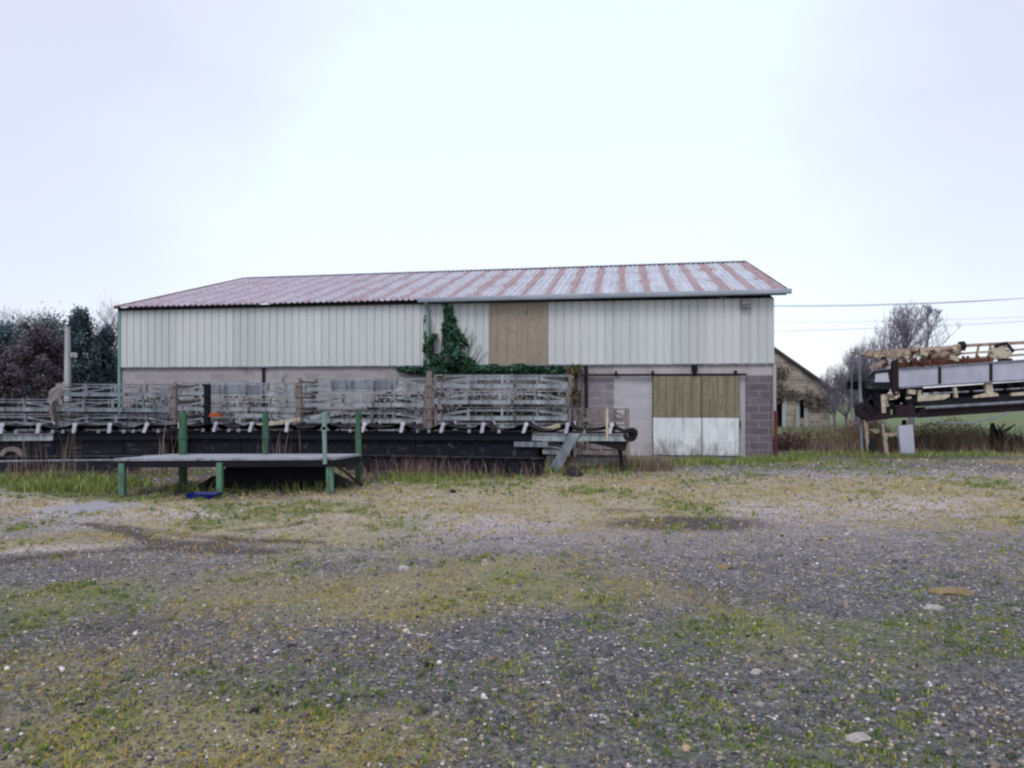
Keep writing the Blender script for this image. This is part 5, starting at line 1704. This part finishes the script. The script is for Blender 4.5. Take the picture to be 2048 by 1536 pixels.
# ------------------------------------------------------------------ stone house, pole, wires, far land
def house():
    D = 45.0
    X1 = (1660 - 1024) / F * D
    root = thing('stone_house', 'old rubble stone house with steep tiled gable behind the barn', 'house', (X1, D, 0))
    ze = EYE + (HY - 780) / F * D
    k = 0.70
    hw = 4.7
    za = ze + hw * k
    z0 = 0.0
    T = 0.4
    d1, d0 = X1 - (1608 - 1024) / F * D, X1 - (1599 - 1024) / F * D
    zd0, zd1 = 0.5, EYE + (HY - 799) / F * D
    e1, e0 = X1 - (1564 - 1024) / F * D, X1 - (1553 - 1024) / F * D
    zt = EYE + (HY - 796) / F * D
    w = MB()
    def strip(a, b, zb0, zb1, top=None):
        # wall piece from x=-b to x=-a
        t0 = ze + k * min(b, 2 * hw - b) if top is None else top
        t1 = ze + k * min(a, 2 * hw - a) if top is None else top
        w.hexa([(-b, 0, zb0), (-a, 0, zb0), (-a, T, zb0), (-b, T, zb0)], [(-b, 0, t0), (-a, 0, t1), (-a, T, t1), (-b, T, t0)])
    strip(0, d1, z0, None); strip(d0, e1, z0, None); strip(d1, d0, zd1, None); strip(e1, e0, zt, None); strip(e0, hw, z0, None); strip(hw, 2 * hw, z0, None)
    strip(d1, d0, z0, None, zd0)
    w.box(-T, 0, T, 9, z0, ze).box(-2 * hw, -2 * hw + T, T, 9, z0, ze).box(-2 * hw, 0, 9, 9 + T, z0, ze)
    w.build('wall', M['rubble'], root)
    r = MB()
    for s in (0, 1):
        a, b = (0.25, -hw) if s == 0 else (-2 * hw - 0.25, -hw)
        zb = ze - 0.25 * k
        c0 = [(a, -0.2, zb), (b, -0.2, za), (b, 9.6, za), (a, 9.6, zb)]
        r.hexa([(x, y, z + 0.02) for x, y, z in c0] if s else [(x, y, z + 0.02) for x, y, z in c0], [(x, y, z + 0.2) for x, y, z in c0])
    r.build('roof', M['roof_tiles'], root)
    MB().box(-d0 - 0.2, -d0, -0.03, T, 0, zd1).box(-d1, -d1 + 0.22, -0.03, T, 0, zd1).box(-d0 - 0.2, -d1 + 0.22, -0.03, T, zd1, zd1 + 0.2).build('window_surround', M['pole_concrete'], root)
    MB().box(-d0, -d1, 0.3, 0.34, zd0, zd1).build('window_opening', M['rubber'], root)
    MB().box(-e0, -e1, 0.3, 0.34, 0, zt).build('door', M['black_steel'], root)
    MB().box(-e1, -e1 + 0.25, -0.03, T, 0, zt).build('door_surround', M['pole_concrete'], root)
    # dry creeper over the gable
    n = 5000
    cx = -RNG.random(n) * 4.2
    cz = 0.3 + RNG.random(n) * 4.2
    f = fbm(cx * 0.7 + 80, cz * 0.7 + 12, 3)
    kk = (cz < ze - k * cx - 0.2) & (f > 0.5) & (cz > 1.2 + 0.3 * np.sin(cx * 2))
    C = np.stack([cx, -0.05 - 0.15 * RNG.random(n), cz], 1)[kk]
    V, Fc, cc = leaf_quads(C, 0.12, pick([lin(104, 92, 84), lin(98, 88, 74), lin(72, 64, 62), lin(92, 92, 68)], len(C), 0.3))
    np_mesh('dry_creeper', V, Fc, 4, cc, M['foliage'], root)


house()
p = at(135, 30)
o = MB()
zt = hh(656, 30)
o.hexa([(-.1, -.1, 0), (.1, -.1, 0), (.1, .1, 0), (-.1, .1, 0)], [(-.07, -.07, zt), (.07, -.07, zt), (.07, .07, zt), (-.07, .07, zt)])
o.box(-0.08, 0.08, -0.08, 0.08, zt, zt + 0.05)
o = o.build('concrete_pole', M['pole_concrete'])
o.location = p
tag(o, 'pale concrete pole standing in front of the dark evergreens', 'pole')
o = MB().box(-.11, .11, -.05, .05, -.09, .09).tube([(-.04, -.05, 0), (-.04, -.09, 0)], 0.05, 8).build('meter_box', M['pole_concrete'])
o.location = (at(149, 30)[0] - 0.02, 30, hh(710, 30))
tag(o, 'small pale box beside the concrete pole', 'box')

for px, py, qx, qy, sag, d, r, lab in ((1480, 612, 2200, 584, 0.35, 55, 0.022, 'dark power cable, lowest hung and thickest of those over the machine'),
                                       (1480, 610, 2200, 586, 0.30, 57, 0.016, 'power cable running close above the thick one'),
                                       (1480, 663, 2200, 632, 0.3, 80, 0.02, 'faint power cable crossing behind the large bare tree'),
                                       (1480, 644, 2200, 626, 0.3, 80, 0.014, 'very faint upper cable behind the large bare tree')):
    a, c = P(px, py, d), P(qx, qy, d)
    m = (a + c) / 2
    pts = []
    for i in range(25):
        f = i / 24
        q = a.lerp(c, f) - m
        q.z -= sag * 4 * f * (1 - f)
        pts.append(q)
    o = MB().tube(pts, r, 5).build('power_cable', M['cable'])
    o.location = m
    tag(o, lab, 'cable', 'overhead power cables')

# hazy far hill line and a pale strip of field
def far_land():
    t = NT('far_hill')
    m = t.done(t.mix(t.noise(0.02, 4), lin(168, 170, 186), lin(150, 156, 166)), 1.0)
    b = MB()
    n = 80
    vs = []
    for i in range(n + 1):
        x = -900 + 1800 * i / n
        h = 7 + 4 * math.sin(i * 0.31) + 2 * math.sin(i * 0.83 + 1)
        vs += [(x, 640, -1), (x, 700, h), (x, 900, h + 3), (x, 1000, -1)]
    fs = []
    for i in range(n):
        for j in range(3):
            fs.append((i * 4 + j, (i + 1) * 4 + j, (i + 1) * 4 + j + 1, i * 4 + j + 1))
    tag(b.add(vs, fs).build('hills', m, None, True), kind='structure')


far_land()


# ------------------------------------------------------------------ single stones in the yard
def stone(label, px, py, rx, ry, h, mat, seed, name='stone'):
    rnd = random.Random(seed)
    c = G(px, py)
    import bmesh
    bm = bmesh.new()
    bmesh.ops.create_icosphere(bm, subdivisions=2, radius=1.0)
    for v in bm.verts:
        s = 1 + rnd.uniform(-0.24, 0.2)
        v.co = Vector((v.co.x * rx * s, v.co.y * ry * s, max(v.co.z, -0.35) * h * s))
    me = bpy.data.meshes.new(name)
    bm.to_mesh(me); bm.free()
    me.materials.append(M[mat])
    o = bpy.data.objects.new(name, me)
    COL.objects.link(o)
    z = float(relief(np.array([c.x]), np.array([c.y]))[0])
    o.location = (c.x, c.y, z + h * 0.12)
    o.rotation_euler.z = rnd.uniform(-0.3, 0.3)
    tag(o, label, 'stone', 'larger stones lying in the yard')


stone('bright white stone alone in the mossy gravel', 806, 1141, 0.06, 0.05, 0.035, 'pale_stone', 1)
stone('long flat mossy slab fragment in the dark gravel', 1900, 1184, 0.19, 0.11, 0.03, 'mossy_stone', 2)
stone('flat pale grey stone just below the mossy slab', 1868, 1214, 0.075, 0.06, 0.03, 'pale_stone', 3)
stone('sandy pale stone in grey gravel under the barn door', 1447, 1136, 0.085, 0.07, 0.035, 'mossy_stone', 4)
stone('black clod lying in the green and ochre moss', 857, 1333, 0.03, 0.03, 0.024, 'dark_stone', 5)
stone('small black clod near the middle of the bottom edge', 508, 1424, 0.025, 0.025, 0.02, 'dark_stone', 6)
stone('cream coloured stone in the open gravel', 1513, 1350, 0.042, 0.035, 0.026, 'pale_stone', 7)
stone('flat bluish grey stone close to the bottom right', 1716, 1478, 0.065, 0.05, 0.022, 'pale_stone', 8)
stone('brown clod on the dry grass below the girder', 905, 985, 0.07, 0.06, 0.06, 'dark_stone', 9)
stone('dark brown lump of earth before the rusty conveyor base', 1146, 952, 0.22, 0.18, 0.16, 'dark_stone', 10)

# ------------------------------------------------------------------ camera, world, sun
cam = bpy.data.cameras.new('camera')
cam.sensor_width = 36
cam.lens = 36 * F / 2048
cam.shift_y = (HY - 768) / 2048
cam.clip_end = 5000
co = bpy.data.objects.new('camera', cam)
COL.objects.link(co)
co.location = (0, 0, EYE)
co.rotation_euler = (math.radians(90), 0, 0)
S.camera = co

EL, AZ = math.radians(52), math.radians(205)      # high, behind the camera and a little to its left
w = bpy.data.worlds.new('World')
S.world = w
w.use_nodes = True
nt = w.node_tree
for n in list(nt.nodes):
    nt.nodes.remove(n)
N = nt.nodes.new
out = N('ShaderNodeOutputWorld')
sky = N('ShaderNodeTexSky')
sky.sky_type = 'NISHITA'
sky.sun_disc = False
sky.sun_elevation = EL
sky.sun_rotation = AZ
b1 = N('ShaderNodeBackground'); b1.inputs['Strength'].default_value = 0.05
nt.links.new(sky.outputs[0], b1.inputs['Color'])
tc = N('ShaderNodeTexCoord')
dotn = N('ShaderNodeVectorMath'); dotn.operation = 'DOT_PRODUCT'
nrm = N('ShaderNodeVectorMath'); nrm.operation = 'NORMALIZE'
nt.links.new(tc.outputs['Generated'], nrm.inputs[0])
nt.links.new(nrm.outputs[0], dotn.inputs[0])
dv = Vector((0.02, 1, 0.34)).normalized()
dotn.inputs[1].default_value = dv
ns = N('ShaderNodeTexNoise'); ns.inputs['Scale'].default_value = 2.2; ns.inputs['Detail'].default_value = 4
mp = N('ShaderNodeMapping'); mp.inputs['Scale'].default_value = (1, 1, 2.2)
nt.links.new(nrm.outputs[0], mp.inputs[0]); nt.links.new(mp.outputs[0], ns.inputs['Vector'])
ad = N('ShaderNodeMath'); ad.operation = 'MULTIPLY_ADD'
nt.links.new(ns.outputs['Fac'], ad.inputs[0]); ad.inputs[1].default_value = 0.22
nt.links.new(dotn.outputs['Value'], ad.inputs[2])
rp = N('ShaderNodeValToRGB')
e = rp.color_ramp.elements
e[0].position, e[0].color = 0.70, (0.66, 0.65, 0.77, 1)
e[1].position, e[1].color = 1.04, (0.87, 0.98, 0.98, 1)
x = e.new(0.90); x.color = (0.74, 0.745, 0.855, 1)
x = e.new(0.97); x.color = (0.83, 0.86, 0.92, 1)
sub = N('ShaderNodeMath'); sub.operation = 'SUBTRACT'; sub.inputs[1].default_value = 0.085
nt.links.new(ad.outputs[0], sub.inputs[0])
nt.links.new(sub.outputs[0], rp.inputs['Fac'])
b2 = N('ShaderNodeBackground'); b2.inputs['Strength'].default_value = 0.92
nt.links.new(rp.outputs[0], b2.inputs['Color'])
adds = N('ShaderNodeAddShader')
nt.links.new(b1.outputs[0], adds.inputs[0]); nt.links.new(b2.outputs[0], adds.inputs[1])
nt.links.new(adds.outputs[0], out.inputs['Surface'])

sd = bpy.data.lights.new('sun', 'SUN')
sd.energy = 1.35
sd.angle = math.radians(25)
sd.color = (1.0, 0.97, 0.93)
so = bpy.data.objects.new('sun', sd)
COL.objects.link(so)
dirv = Vector((math.sin(AZ) * math.cos(EL), math.cos(AZ) * math.cos(EL), math.sin(EL)))
so.rotation_euler = dirv.to_track_quat('Z', 'Y').to_euler()
so.location = dirv * 50

S.view_settings.view_transform = 'Standard'
S.view_settings.look = 'None'
S.view_settings.exposure = 0
S.cycles.max_bounces = 5
S.cycles.filter_width = 2.4
S.cycles.use_denoising = True
